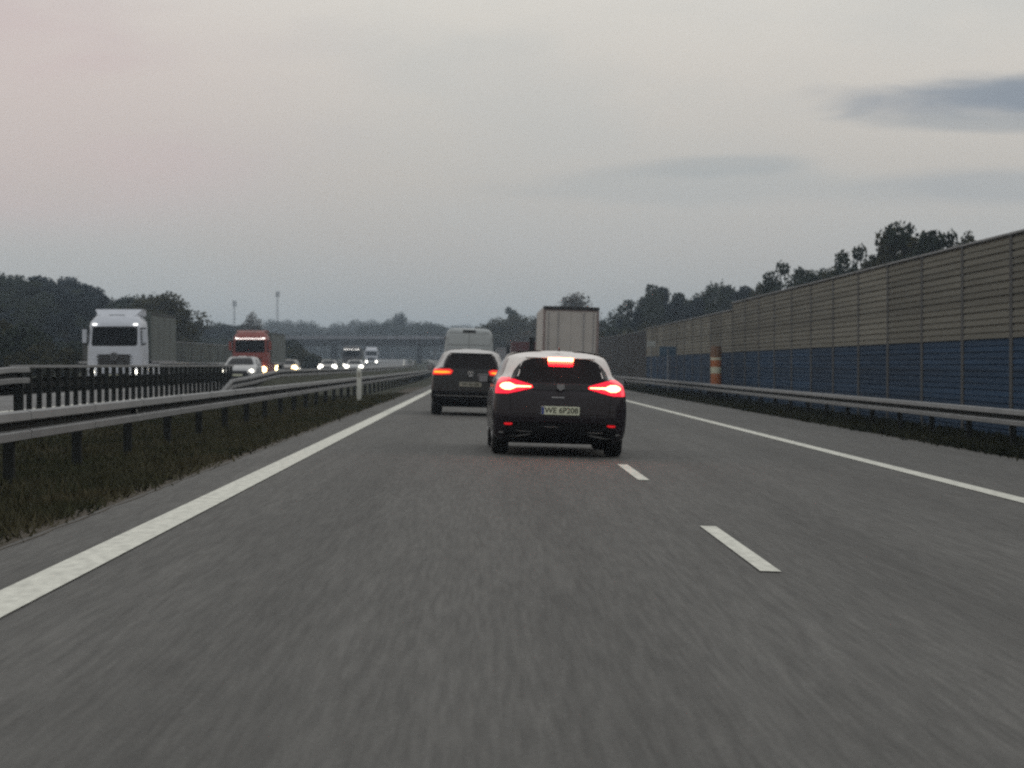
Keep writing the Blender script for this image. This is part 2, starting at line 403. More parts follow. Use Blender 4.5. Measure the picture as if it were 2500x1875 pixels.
barrier('tall grey and blue noise barrier, near section climbing to the right edge', 12, 14.9, 18, 5.35, -.55, 1.84, 4.16, 'panel_grey', 'panel_blue')
barrier('lower middle section of the grey and blue noise barrier beyond the step', 12.02, 111.4, 11, 5.35, -.55, 1.84, 3.84, 'panel_grey', 'panel_blue')
barrier('dark brown distant noise barrier between the lorry and the grey wall', 13.6, 171, 24, 6.5, -.4, 1.3, 4.0, 'panel_brown', 'panel_brown')
barrier('low dark green noise barrier behind the red lorry, far side', -22.4, 130, 15, 6, .2, 1.5, 2.85, 'panel_green', 'panel_green')

# ------------------------------------------------------------------ roadside furniture
t = empty('delineator_post', 'white delineator post on the grass in front of the left guardrail', 'delineator', (-3.98, 74, .03))
bm = bmesh.new()
pr = [(-.075, -.03), (.075, -.03), (.06, .045), (-.06, .045)]
A = [bm.verts.new((x, y, 0)) for x, y in pr]; B = [bm.verts.new((x, y, 1.02 if y < 0 else 1.1)) for x, y in pr]
for i in range(4): bm.faces.new((A[i], A[(i+1) % 4], B[(i+1) % 4], B[i]))
bm.faces.new(A[::-1]); bm.faces.new(B); link('post_body', bm, 'post_white', t)
bxo('reflector', -.035, .035, -.036, -.031, .78, .95, 'red_small', t).data.materials[0] = M['plate_dim']
t = empty('phone_pillar', 'orange emergency phone pillar with white bands behind the right guardrail', 'emergency phone', (10.75, 107, -.42))
def cyl(name, r, z0, z1, m, parent, n=24, r2=None):
    bm = bmesh.new(); tube(bm, (0, 0, z0), (0, 0, z1), r, n, r2); return link(name, bm, m, parent)
cyl('plinth', .30, 0, .42, 'black', t)
cyl('body', .25, .42, 2.02, 'post_orange', t)
cyl('white_band', .253, 1.86, 1.98, 'stripe', t); cyl('white_band', .253, 1.24, 1.54, 'stripe', t)
cyl('hood', .27, 2.02, 2.50, 'hood_brown', t, 24, .24)
t = empty('direction_sign', 'small blue sign on posts before the far end of the blue wall', 'sign', (10.9, 137, -.45))
bxo('sign_panel', -.5, .5, -.02, .02, 2.2, 2.75, 'sign_blue', t, .005); cyl('pole', .04, 0, 2.6, 'steel', t)
t = empty('kilometre_sign', 'small pale plate on a thin pole near the far end of the grey wall', 'sign', (10.85, 150, -.45))
bxo('sign_panel', -.28, .28, -.02, .02, 2.85, 3.2, 'sign_white', t, .005); cyl('pole', .03, 0, 2.84, 'steel', t)
for (px_, py_, y, lab) in ((600, 630, 950, 'taller thin grey mast against the sky right of the lone bushy tree'), (507, 650, 950, 'shorter thin grey mast against the sky above the red lorry cab')):
    x = (px_-1045)/5000*y; h = 1.22+(788-py_)/5000*y-gz(x, y)
    t = empty('radio_mast', lab, 'mast', (x, y, gz(x, y)))
    bm = bmesh.new()
    for sx, sy in ((-1, -1), (1, -1), (0, 1.1)):
        tube(bm, (sx*.55, sy*.5, 0), (sx*.28, sy*.25, h), .06, 5)
    k = 0; z = 0
    while z < h-1.5:
        f = .55-.27*z/h; f2 = .55-.27*(z+1.5)/h
        pts = [(-f, -f*.9), (f, -f*.9), (0, f)]; p2 = [(-f2, -f2*.9), (f2, -f2*.9), (0, f2)]
        for i in range(3): tube(bm, (*pts[i], z), (*p2[(i+1) % 3], z+1.5), .035, 4)
        z += 1.5
    link('lattice', bm, 'mast', t)
    bm = bmesh.new()
    for a in range(3): tube(bm, (.7*math.cos(a*2.1), .7*math.sin(a*2.1), h-2.2), (.7*math.cos(a*2.1), .7*math.sin(a*2.1), h+.1), .22, 8)
    tube(bm, (0, 0, h-1.6), (0, 0, h-1.4), .8, 12)
    link('antenna', bm, 'mast', t)

# overpass
t = empty('road_bridge', 'dark flat road bridge crossing the motorway in the distance', 'bridge', (0, 0, 0))
bxo('deck', -56, 28, 560, 572, 5.9, 7.45, 'bridge', t, .05)
bxo('edge_beam', -56, 28, 559.6, 559.98, 7.46, 8.2, 'bridge_pale', t)
bm = bmesh.new(); box(bm, -56, 28, 559.75, 559.85, 8.85, 8.93)
for k in range(41): box(bm, -51.95+2*k, -51.87+2*k, 559.76, 559.84, 8.203, 8.848)
link('parapet', bm, 'bridge', t)
for x in (-36.5, -15.8, 8.5):
    z = gz(x, 566)
    for dy in (562.2, 569.8): 
        bm = bmesh.new(); tube(bm, (x, dy, z-.3), (x, dy, 5.897), .55, 14); link('pier', bm, 'bridge', t)
bxo('abutment', -60, -56.01, 560.3, 571.7, 0, 7.2, 'bridge', t); bxo('abutment', 28.01, 32, 560.3, 571.7, 0, 7.2, 'bridge', t)

# ------------------------------------------------------------------ vehicle body machinery
class Body:
    """Stack of plan outlines; x across, y forward (rear at 0), z up. rows: z, half width, y rear, y front."""
    def __init__(s, rows, rx=.30, ryr=.28, ryf=.40, crown=.05, crownf=.12):
        s.rows = rows; s.gh = None; s.rx, s.ryr, s.ryf, s.cr, s.cf = rx, ryr, ryf, crown, crownf
    def at(s, z):
        r = s.rows
        if z <= r[0][0]: return r[0][1:]
        for i in range(len(r)-1):
            if r[i][0] <= z <= r[i+1][0]:
                t = (z-r[i][0])/(r[i+1][0]-r[i][0])
                out = []
                for k in (1, 2, 3):
                    p0 = r[max(0, i-1)]; p1 = r[i]; p2 = r[i+1]; p3 = r[min(len(r)-1, i+2)]
                    d = p2[0]-p1[0]
                    m1 = (p2[k]-p0[k])/(p2[0]-p0[0])*d if i > 0 else (p2[k]-p1[k])
                    m2 = (p3[k]-p1[k])/(p3[0]-p1[0])*d if i < len(r)-2 else (p2[k]-p1[k])
                    lim = 3*abs(p2[k]-p1[k]); m1 = max(-lim, min(lim, m1)); m2 = max(-lim, min(lim, m2))
                    out.append((2*t**3-3*t*t+1)*p1[k]+(t**3-2*t*t+t)*m1+(-2*t**3+3*t*t)*p2[k]+(t**3-t*t)*m2)
                return out
        return r[-1][1:]
    def _c(s, x, w, ry, z=0):
        rx = s.rx
        if s.gh and ry == s.ryr:
            z0, z1, rx2, ry2 = s.gh; t = max(0, min(1, (z-z0)/(z1-z0))); t = t*t*(3-2*t); rx = rx+(rx2-rx)*t; ry = ry+(ry2-ry)*t
        a = (abs(x)-(w-rx))/rx
        return 0 if a <= 0 else ry*(1-math.sqrt(max(0, 1-min(1, a)**2)))
    def yr(s, x, z):
        w, r, f = s.at(z); return r+s.cr*(x/w)**2+s._c(x, w, s.ryr, z)
    def yf(s, x, z):
        w, r, f = s.at(z); return f-s.cf*(x/w)**2-s._c(x, w, s.ryf, z)
    def xs(s, y, z):
        w, r, f = s.at(z); rx, ry = s.rx, s.ryr
        if s.gh:
            z0, z1, rx2, ry2 = s.gh; t = max(0, min(1, (z-z0)/(z1-z0))); t = t*t*(3-2*t); rx = rx+(rx2-rx)*t; ry = ry+(ry2-ry)*t
        t = (y-r-s.cr)/ry
        return w if t >= 1 else w-rx+rx*math.sqrt(max(0, 1-(1-max(0, t))**2))
    def mesh(s, name, m, parent, zs=None, arches=(), top=None, ra=.36, za=.32, nx=20, ny=10):
        z0, z1 = s.rows[0][0], s.rows[-1][0]
        n = 44; zs = [z0+(z1-z0)*i/n for i in range(n+1)]
        zs = sorted(set(zs+[r[0] for r in s.rows]))
        bm = bmesh.new(); rings = []
        for z in zs:
            w, r, f = s.at(z); pts = []
            X = [-w*math.cos(PI*i/nx) for i in range(nx+1)]
            pts += [(x, s.yr(x, z)) for x in X]
            a, b = s.yr(w, z), s.yf(w, z)
            pts += [(w, a+(b-a)*i/ny) for i in range(1, ny)]
            pts += [(x, s.yf(x, z)) for x in X[::-1]]
            pts += [(-w, b+(a-b)*i/ny) for i in range(1, ny)]
            rings.append([bm.verts.new((x, y, z)) for x, y in pts])
        k = len(rings[0])
        for A, B in zip(rings, rings[1:]):
            for i in range(k): bm.faces.new((A[i], A[(i+1) % k], B[(i+1) % k], B[i]))
        bm.faces.new(rings[0][::-1]); bm.faces.new(rings[-1])
        o = link(name, bm, m, parent, smooth=True)
        if arches:
            cb = bmesh.new()
            for ya in arches:
                for sx in (-1, 1):
                    w = s.at(za+.1)[0]
                    tube(cb, (sx*(w-.26), ya, za), (sx*(w+.2), ya, za), ra, 28)
            cut = link('arch_cutter', cb, 'black')
            md = o.modifiers.new('b', 'BOOLEAN'); md.operation = 'DIFFERENCE'; md.object = cut; md.solver = 'EXACT'
            dg = bpy.context.evaluated_depsgraph_get(); dg.update()
            me = bpy.data.meshes.new_from_object(o.evaluated_get(dg)); o.modifiers.clear()
            old = o.data; o.data = me; bpy.data.meshes.remove(old); bpy.data.objects.remove(cut)
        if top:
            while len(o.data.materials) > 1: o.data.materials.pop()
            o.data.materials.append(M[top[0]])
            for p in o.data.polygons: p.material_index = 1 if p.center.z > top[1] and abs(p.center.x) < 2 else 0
        return o
    def patch(s, name, rows, m, parent, side='r', out=.004, depth=.02, nx=14, nz=10, smooth=True):
        """rows: (z, xL, xR); a solid skin lying on the rear ('r') or front ('f') surface"""
        bm = bmesh.new(); zs = steps(rows[0][0], rows[-1][0], nz); F = []; Bk = []
        zs = sorted(set(zs+[r[0] for r in rows]))
        for z in zs:
            for a, b in zip(rows, rows[1:]):
                if a[0] <= z <= b[0]+1e-9:
                    t = (z-a[0])/(b[0]-a[0]); xl = a[1]+(b[1]-a[1])*t; xr = a[2]+(b[2]-a[2])*t; break
            fr = []; bk = []
            for i in range(nx+1):
                x = xl+(xr-xl)*i/nx
                w = s.at(z)[0]; x = max(-w*.985, min(w*.985, x))
                y = s.yr(x, z) if side == 'r' else s.yf(x, z); sg = -1 if side == 'r' else 1
                fr.append(bm.verts.new((x, y+sg*out, z))); bk.append(bm.verts.new((x, y-sg*depth, z)))
            F.append(fr); Bk.append(bk)
        nz_ = len(zs)
        for j in range(nz_-1):
            for i in range(nx):
                bm.faces.new((F[j][i], F[j][i+1], F[j+1][i+1], F[j+1][i])); bm.faces.new((Bk[j][i+1], Bk[j][i], Bk[j+1][i], Bk[j+1][i+1]))
            bm.faces.new((F[j][0], F[j+1][0], Bk[j+1][0], Bk[j][0])); bm.faces.new((F[j][nx], Bk[j][nx], Bk[j+1][nx], F[j+1][nx]))
        for i in range(nx):
            bm.faces.new((F[0][i+1], F[0][i], Bk[0][i], Bk[0][i+1])); bm.faces.new((F[-1][i], F[-1][i+1], Bk[-1][i+1], Bk[-1][i]))
        bmesh.ops.remove_doubles(bm, verts=bm.verts, dist=1e-5)
        bmesh.ops.recalc_face_normals(bm, faces=bm.faces)
        return link(name, bm, m, parent, smooth=False)
    def side_patch(s, name, rows, m, parent, sx, out=.004, depth=.02, nx=10, nz=8):
        """rows: (z, y0, y1) on the flank sx"""
        bm = bmesh.new(); zs = sorted(set(steps(rows[0][0], rows[-1][0], nz)+[r[0] for r in rows])); F = []; Bk = []
        for z in zs:
            for a, b in zip(rows, rows[1:]):
                if a[0] <= z <= b[0]+1e-9:
                    t = (z-a[0])/(b[0]-a[0]); y0 = a[1]+(b[1]-a[1])*t; y1 = a[2]+(b[2]-a[2])*t; break
            w = s.at(z)[0]
            F.append([bm.verts.new((sx*(s.xs(y0+(y1-y0)*i/nx, z)+out), y0+(y1-y0)*i/nx, z)) for i in range(nx+1)])
            Bk.append([bm.verts.new((sx*(s.xs(y0+(y1-y0)*i/nx, z)-depth), y0+(y1-y0)*i/nx, z)) for i in range(nx+1)])
        for j in range(len(zs)-1):
            for i in range(nx):
                bm.faces.new((F[j][i], F[j][i+1], F[j+1][i+1], F[j+1][i])); bm.faces.new((Bk[j][i+1], Bk[j][i], Bk[j+1][i], Bk[j+1][i+1]))
            bm.faces.new((F[j][0], F[j+1][0], Bk[j+1][0], Bk[j][0])); bm.faces.new((F[j][nx], Bk[j][nx], Bk[j+1][nx], F[j+1][nx]))
        for i in range(nx):
            bm.faces.new((F[0][i+1], F[0][i], Bk[0][i], Bk[0][i+1])); bm.faces.new((F[-1][i], F[-1][i+1], Bk[-1][i+1], Bk[-1][i]))
        bmesh.ops.recalc_face_normals(bm, faces=bm.faces)
        return link(name, bm, m, parent)
    def mir(s, rows): return [(z, -b, -a) for z, a, b in rows]

def wheel(parent, x, y, r, w=.22, rimf=.66):
    sx = 1 if x > 0 else -1
    bm = bmesh.new()
    lathe_x(bm, [(-w/2, r*.6), (-w/2, r*.93), (-w/2+.03, r), (w/2-.03, r), (w/2, r*.93), (w/2, r*.6)], 30)
    o = link('wheel', bm, 'tyre', parent, smooth=False); o.location = (x, y, r)
    bm = bmesh.new()
    lathe_x(bm, [(sx*(w/2-.03), r*rimf), (sx*(w/2+.004), r*rimf*.98), (sx*(w/2-.015), r*rimf*.85), (sx*(w/2-.04), .09), (sx*(w/2-.01), .05)], 24)
    for k in range(5):
        a = 2*PI*k/5; dy, dz = math.cos(a), math.sin(a)
        tube(bm, (sx*(w/2-.02), dy*.06, dz*.06), (sx*(w/2-.02), dy*r*rimf*.9, dz*r*rimf*.9), .035, 6, .025)
    link('rim', bm, 'rim', o)
    return o
def ground_rot(lat, yaw=0): return math.atan(SL) if -4 < lat < 9 else 0
def numtext(txt, size, parent, loc, m='ink'):
    cu = bpy.data.curves.new('plate_text', 'FONT'); cu.body = txt; cu.size = size; cu.extrude = .0008
    cu.align_x = 'CENTER'; cu.align_y = 'CENTER'; cu.offset = .0022
    tmp = bpy.data.objects.new('t', cu); COL.objects.link(tmp)
    dg = bpy.context.evaluated_depsgraph_get(); dg.update()
    me = bpy.data.meshes.new_from_object(tmp.evaluated_get(dg)); bpy.data.objects.remove(tmp)
    me.materials.clear(); me.materials.append(M[m])
    o = bpy.data.objects.new('plate_text', me); COL.objects.link(o); o.parent = parent
    o.location = loc; o.rotation_euler = (PI/2, 0, 0); return o
def mirror_part(bd, parent, m, z=1.0, y=2.85):
    for sx in (-1, 1):
        w = bd.at(z)[0]
        bm = bmesh.new(); box(bm, sx*(w+.05) if sx > 0 else -(w+.22), (w+.22) if sx > 0 else -(w+.05), y-.06, y+.08, z-.045, z+.085, .035)
        box(bm, (w-.03) if sx > 0 else -(w+.07), (w+.07) if sx > 0 else -(w-.03), y-.02, y+.03, z-.045, z-.01)
        o = link('wing_mirror', bm, m, parent)
        bm = bmesh.new(); a, b = (w+.075, w+.20) if sx > 0 else (-(w+.20), -(w+.075)); box(bm, a, b, y-.066, y-.058, z-.028, z+.065)
        link('mirror_glass', bm, 'mirror', o)

# ------------------------------------------------------------------ the dark hatchback in front
HATCH = [(.17, .76, .26, 4.10), (.23, .86, .12, 4.22), (.32, .90, .05, 4.30), (.46, .915, .015, 4.34), (.52, .918, .0, 4.34), (.62, .918, .005, 4.32), (.74, .912, .02, 4.22),
         (.84, .905, .045, 3.98), (.90, .897, .08, 3.70), (.97, .88, .13, 3.25), (1.03, .855, .18, 2.98), (1.12, .81, .235, 2.78), (1.22, .775, .29, 2.52), (1.30, .735, .335, 2.32),
         (1.340, .705, .355, 2.20), (1.352, .70, .42, 2.15), (1.37, .68, .58, 2.08), (1.39, .65, .78, 2.0), (1.41, .60, .98, 1.92), (1.43, .51, 1.2, 1.82), (1.442, .38, 1.35, 1.75), (1.448, .24, 1.48, 1.68)]
hx, hy = 1.02, 31.4
car = empty('hatchback_car', 'dark grey hatchback straight ahead with bright red brake lights, nearest car', 'car', (hx, hy, -SL*hx), R(1.1), ground_rot(hx))
B = Body(HATCH, rx=.15, ryr=.16, crown=.07); B.gh = (.98, 1.10, .26, 1.6)
body = B.mesh('body', 'car_grey', car, arches=(.82, 3.44), top=('roof_sky_sheen', 1.03))
# rear window with dark surround, roof spoiler
B.patch('window_surround', [(1.012, -.74, .74), (1.05, -.73, .73), (1.075, -.70, .70), (1.09, -.2, .2)], 'gloss_black', car, out=.002, depth=.02, nx=24)
B.patch('rear_window', [(1.005, -.52, .52), (1.03, -.64, .64), (1.08, -.665, .665), (1.16, -.63, .63), (1.24, -.57, .57), (1.30, -.49, .49), (1.335, -.36, .36), (1.35, -.2, .2)], 'glass', car, nx=24, nz=16)
sp = B.patch('roof_spoiler', [(1.343, -.46, .46), (1.350, -.48, .48), (1.358, -.46, .46)], 'roof_sky_sheen', car, out=.05, depth=.02, nx=24, nz=3)
hb = bxo('high_brake_light', -.175, .175, .27, .35, 1.295, 1.348, 'red_core', car, .012); hb.data.materials[0] = M['red_core']
B.patch('brake_light_reflection', [(1.225, -.165, .165), (1.288, -.175, .175)], 'red_lens_and_halo', car, out=.02, depth=.01, nx=8, nz=3)  # brake light mirrored in the glass, made as a glowing patch
bm = bmesh.new()   # shark fin antenna
v = [(-.02, .85, 1.44), (.02, .85, 1.44), (.02, 1.02, 1.445), (-.02, 1.02, 1.445), (0, .84, 1.505), (0, .90, 1.51)]
v = [bm.verts.new(p) for p in v]
for f in ((0, 1, 4), (0, 4, 5, 3), (1, 2, 5, 4), (3, 5, 2), (0, 3, 2, 1)): bm.faces.new([v[i] for i in f])
link('antenna', bm, 'gloss_black', car)
lens = [(.84, -.885, -.72), (.88, -.885, -.55), (.93, -.88, -.375), (.965, -.87, -.385), (.99, -.86, -.46), (1.03, -.83, -.60), (1.06, -.79, -.68)]  # outline enlarged so the glowing lens includes the lamp's halo
core = [(.895, -.755, -.685), (.912, -.80, -.645), (.932, -.825, -.60), (.938, -.825, -.40), (.952, -.825, -.40), (.957, -.82, -.62), (.975, -.80, -.65), (.992, -.755, -.69)]
for rows_l, rows_c in ((lens, core), (B.mir(lens), B.mir(core))):
    l = B.patch('tail_light', rows_l, 'red_lens_and_halo', car, out=.012, depth=.03, nx=16)
    B.patch('brake_lamp', rows_c, 'red_core', l, out=.020, depth=.0, nx=16, nz=12)
B.patch('tailgate_panel', [(.905, -.38, .38), (.985, -.38, .38)], 'gloss_black', car, out=.008, depth=.02)
B.patch('tailgate_seam', [(.572, -.66, .66), (.580, -.66, .66)], 'black', car, out=.003, depth=.01)
for sx in (-1, 1):
    rr_ = [(.58, sx*.672-.004, sx*.672+.004), (.86, sx*.69-.004, sx*.69+.004)]
    B.patch('tailgate_seam', rr_, 'black', car, out=.003, depth=.01, nx=2)
# shield badge and lettering bar
bm = bmesh.new(); pts = [(-.05, .985), (.05, .985), (.05, .93), (.0, .895), (-.05, .93)]
A = [bm.verts.new((x, .045, z)) for x, z in pts]; C = [bm.verts.new((x, .10, z)) for x, z in pts]
bm.faces.new(A)
for i in range(5): bm.faces.new((A[i], A[(i+1) % 5], C[(i+1) % 5], C[i]))
bmesh.ops.recalc_face_normals(bm, faces=bm.faces); link('shield_badge', bm, 'rim', car)
B.patch('handle_trim', [(.80, -.12, .05), (.812, -.12, .05)], 'rim', car, out=.01, depth=.01)
pl = bxo('number_plate', -.26, .26, -.028, -.008, .57, .684, 'plate', car, .004)
bxo('blue_band', -.257, -.222, -.031, -.0285, .575, .679, 'blue', pl)
numtext('WE 6P208', .105, pl, (.015, -.030, .627))
# bumper: lighter lip, black diffuser, chrome trims, reflectors, exhausts
B.patch('bumper_crease', [(.462, -.72, .72), (.49, -.80, .80), (.51, -.84, .84)], 'car_grey', car, out=.022, depth=.02, nx=24, nz=3)
B.patch('diffuser', [(.175, -.50, .50), (.20, -.70, .70), (.36, -.78, .78), (.44, -.66, .66), (.458, -.60, .60)], 'black', car, out=.010, depth=.02, nx=24)
for sx in (-1, 1):
    f = (lambda r: r) if sx < 0 else B.mir
    B.patch('bumper_trim', f([(.330, -.56, -.385), (.341, -.60, -.37)]), 'chrome', car, out=.022, depth=.0)
    B.patch('bumper_trim', f([(.256, -.72, -.56), (.262, -.70, -.54), (.272, -.60, -.48), (.286, -.54, -.42), (.300, -.46, -.39), (.304, -.44, -.39)]), 'chrome', car, out=.022, depth=.0)
    B.patch('rear_reflector', f([(.415, -.745, -.675), (.428, -.76, -.64), (.445, -.75, -.65)]), 'red_small', car, out=.022, depth=.0)
    B.patch('exhaust_finisher', f([(.30, -.83, -.76), (.325, -.82, -.77)]), 'steel', car, out=.018, depth=.0, nx=4, nz=2)
B.patch('towing_trim', [(.398, -.22, -.02), (.407, -.20, -.03)], 'chrome', car, out=.024, depth=.0)
for sx in (-1, 1):
    B.side_patch('side_window', [(.99, 1.0, 2.78), (1.06, .95, 2.60), (1.18, 1.0, 2.32), (1.30, 1.12, 2.05), (1.33, 1.25, 1.9)], 'glass', car, sx)
    for y in (.82, 3.44): wheel(car, sx*.785, y, .325, .225)
mirror_part(B, car, 'car_grey', 1.0, 2.75)
B.patch('windscreen', [(.985, -.68, .68), (1.1, -.64, .64), (1.25, -.56, .56), (1.36, -.48, .48)], 'glass', car, side='f')
for sx in (-1, 1):
    rows_ = [(.64, -.86, -.58), (.72, -.86, -.50), (.76, -.84, -.60)]
    B.patch('headlight', rows_ if sx < 0 else B.mir(rows_), 'glass', car, side='f', out=.01)

# ------------------------------------------------------------------ the black SUV in the left lane
SUV = [(.20, .80, .22, 4.20), (.28, .89, .10, 4.34), (.40, .915, .03, 4.40), (.55, .925, .0, 4.42), (.75, .925, .02, 4.38), (.90, .92, .05, 4.15), (1.0, .91, .08, 3.75), (1.06, .895, .10, 3.40),
       (1.14, .845, .15, 3.10), (1.25, .79, .22, 2.90), (1.36, .74, .28, 2.68), (1.46, .69, .33, 2.50), (1.49, .66, .35, 2.42), (1.502, .65, .42, 2.38), (1.52, .62, .60, 2.3), (1.545, .57, .85, 2.2), (1.57, .47, 1.1, 2.05), (1.585, .35, 1.35, 1.9), (1.59, .25, 1.5, 1.75)]
sx0, sy0 = -.34, 54.8
suv = empty('estate_suv', 'black SUV in the left lane with orange-red tail lights ahead of the hatchback', 'car', (sx0, sy0, -SL*sx0), R(.4), ground_rot(0))
S = Body(SUV, rx=.16, ryr=.15, crown=.06); S.gh = (1.06, 1.18, .22, 1.4)
S.mesh('body', 'car_black', suv, top=('suv_roof_sky_sheen', 1.13), arches=(.86, 3.52), ra=.38, za=.34)
S.patch('rear_window', [(1.12, -.66, .66), (1.16, -.69, .69), (1.30, -.62, .62), (1.42, -.56, .56), (1.465, -.50, .50), (1.485, -.40, .40)], 'glass', suv, nx=20)
S.patch('roof_spoiler', [(1.488, -.50, .50), (1.498, -.52, .52), (1.506, -.50, .50)], 'suv_roof_sky_sheen', suv, out=.06, depth=.02, nx=20, nz=3)
tl = [(.955, -.90, -.72), (.975, -.905, -.46), (1.06, -.885, -.42), (1.10, -.86, -.50)]
tc_ = [(1.0, -.86, -.62), (1.012, -.87, -.50), (1.036, -.87, -.48), (1.045, -.85, -.60)]
for a, b in ((tl, tc_), (S.mir(tl), S.mir(tc_))):
    l = S.patch('tail_light', a, 'tail_red', suv, out=.012, depth=.03, nx=14)
    S.patch('tail_lamp', b, 'tail_orange', l, out=.018, depth=.0, nx=14)
    l.name = 'tail_light'
bm = bmesh.new()
N = 20
for k in range(N):
    a, b = 2*PI*k/N, 2*PI*(k+1)/N
    tube(bm, (.06*math.cos(a), .03, 1.0+.06*math.sin(a)), (.06*math.cos(b), .03, 1.0+.06*math.sin(b)), .007, 5)
for a, b in (((-.028, 1.045), (0, 1.005)), ((0, 1.005), (.028, 1.045)), ((-.048, 1.02), (-.025, .955)), ((-.025, .955), (0, .995)), ((0, .995), (.025, .955)), ((.025, .955), (.048, 1.02))):
    tube(bm, (a[0], .03, a[1]), (b[0], .03, b[1]), .006, 5)
link('round_badge', bm, 'chrome', suv)
pl = bxo('number_plate', -.26, .26, -.022, -.004, .69, .80, 'plate_dim', suv, .004); numtext('WI 4518K', .10, pl, (.01, -.024, .745))
S.patch('chrome_strip', [(.458, -.80, .80), (.478, -.82, .82)], 'chrome', suv, out=.012, depth=.0, nx=20, nz=1)
S.patch('bumper_skirt', [(.205, -.6, .6), (.25, -.78, .78), (.42, -.84, .84), (.45, -.82, .82)], 'black', suv, out=.008, depth=.02, nx=20)
for sx in (-1, 1):
    S.side_patch('side_window', [(1.10, .8, 3.0), (1.2, .78, 2.8), (1.36, .8, 2.5), (1.44, .9, 2.3)], 'glass', suv, sx)
    for y in (.86, 3.52): wheel(suv, sx*.80, y, .345, .235)
    bm = bmesh.new(); tube(bm, (sx*.60, .75, 1.565), (sx*.60, 2.3, 1.565), .014, 6); tube(bm, (sx*.60, .75, 1.565), (sx*.60, .72, 1.54), .014, 6); link('roof_rail', bm, 'steel', suv)
mirror_part(S, suv, 'car_black', 1.1, 3.0)
S.patch('windscreen', [(1.10, -.70, .70), (1.3, -.64, .64), (1.48, -.54, .54)], 'glass', suv, side='f')

# ------------------------------------------------------------------ the white panel van ahead
VAN = [(.28, .90, .10, 5.7), (.36, .98, .03, 5.9), (.6, 1.0, .0, 5.95), (1.0, 1.0, .0, 5.85), (1.25, 1.0, .01, 5.3), (1.7, .985, .02, 4.8), (2.1, .95, .03, 4.4), (2.4, .91, .05, 4.2), (2.55, .86, .08, 4.0), (2.63, .76, .14, 3.8), (2.66, .6, .3, 3.6)]
vx, vy = -.65, 92.6
van = empty('panel_van', 'pale grey-white high-roof panel van ahead of the black SUV', 'van', (vx, vy, -SL*vx), 0, ground_rot(0))
V = Body(VAN, rx=.12, ryr=.08, ryf=.3, crown=.02)
V.mesh('body', 'van_white', van, arches=(1.1, 4.75), ra=.40, za=.36)
for rows_ in ([(.62, -.006, .006), (2.45, -.006, .006)],): V.patch('door_seam', rows_, 'black', van, out=.003, depth=.01, nx=2)
V.patch('door_seam', [(1.98, -.86, .86), (2.0, -.86, .86)], 'steel_dark', van, out=.004, depth=.01)
V.patch('door_seam', [(2.46, -.80, .80), (2.475, -.80, .80)], 'steel_dark', van, out=.004, depth=.01)
V.patch('high_brake_light', [(2.50, -.26, .26), (2.59, -.24, .24)], 'black', van, out=.03, depth=.01)
V.patch('rear_bumper', [(.34, -.9, .9), (.56, -.96, .96)], 'black', van, out=.05, depth=.02)
for sx in (-1, 1):
    for zz in (.9, 1.5, 2.2):
        bxo('hinge', sx*.965-.03, sx*.965+.03, -.02, .05, zz, zz+.12, 'steel_dark', van)
    rows_ = [(1.15, -.985, -.87), (1.62, -.975, -.87)]
    l = V.patch('tail_light', rows_ if sx < 0 else V.mir(rows_), 'tail_red', van, out=.012)
    rows_ = [(1.34, -.98, -.88), (1.54, -.975, -.88)]
    V.patch('tail_lamp', rows_ if sx < 0 else V.mir(rows_), 'tail_far', l, out=.016, depth=0)
    for y in (1.1, 4.75): wheel(van, sx*.86, y, .36, .24)
pl = bxo('number_plate', -.26, .26, -.02, -.002, .85, .96, 'plate_dim', van)
mirror_part(V, van, 'black', 1.45, 4.6)
bxo('door_handle', .04, .16, -.03, -.002, 1.15, 1.2, 'black', van)

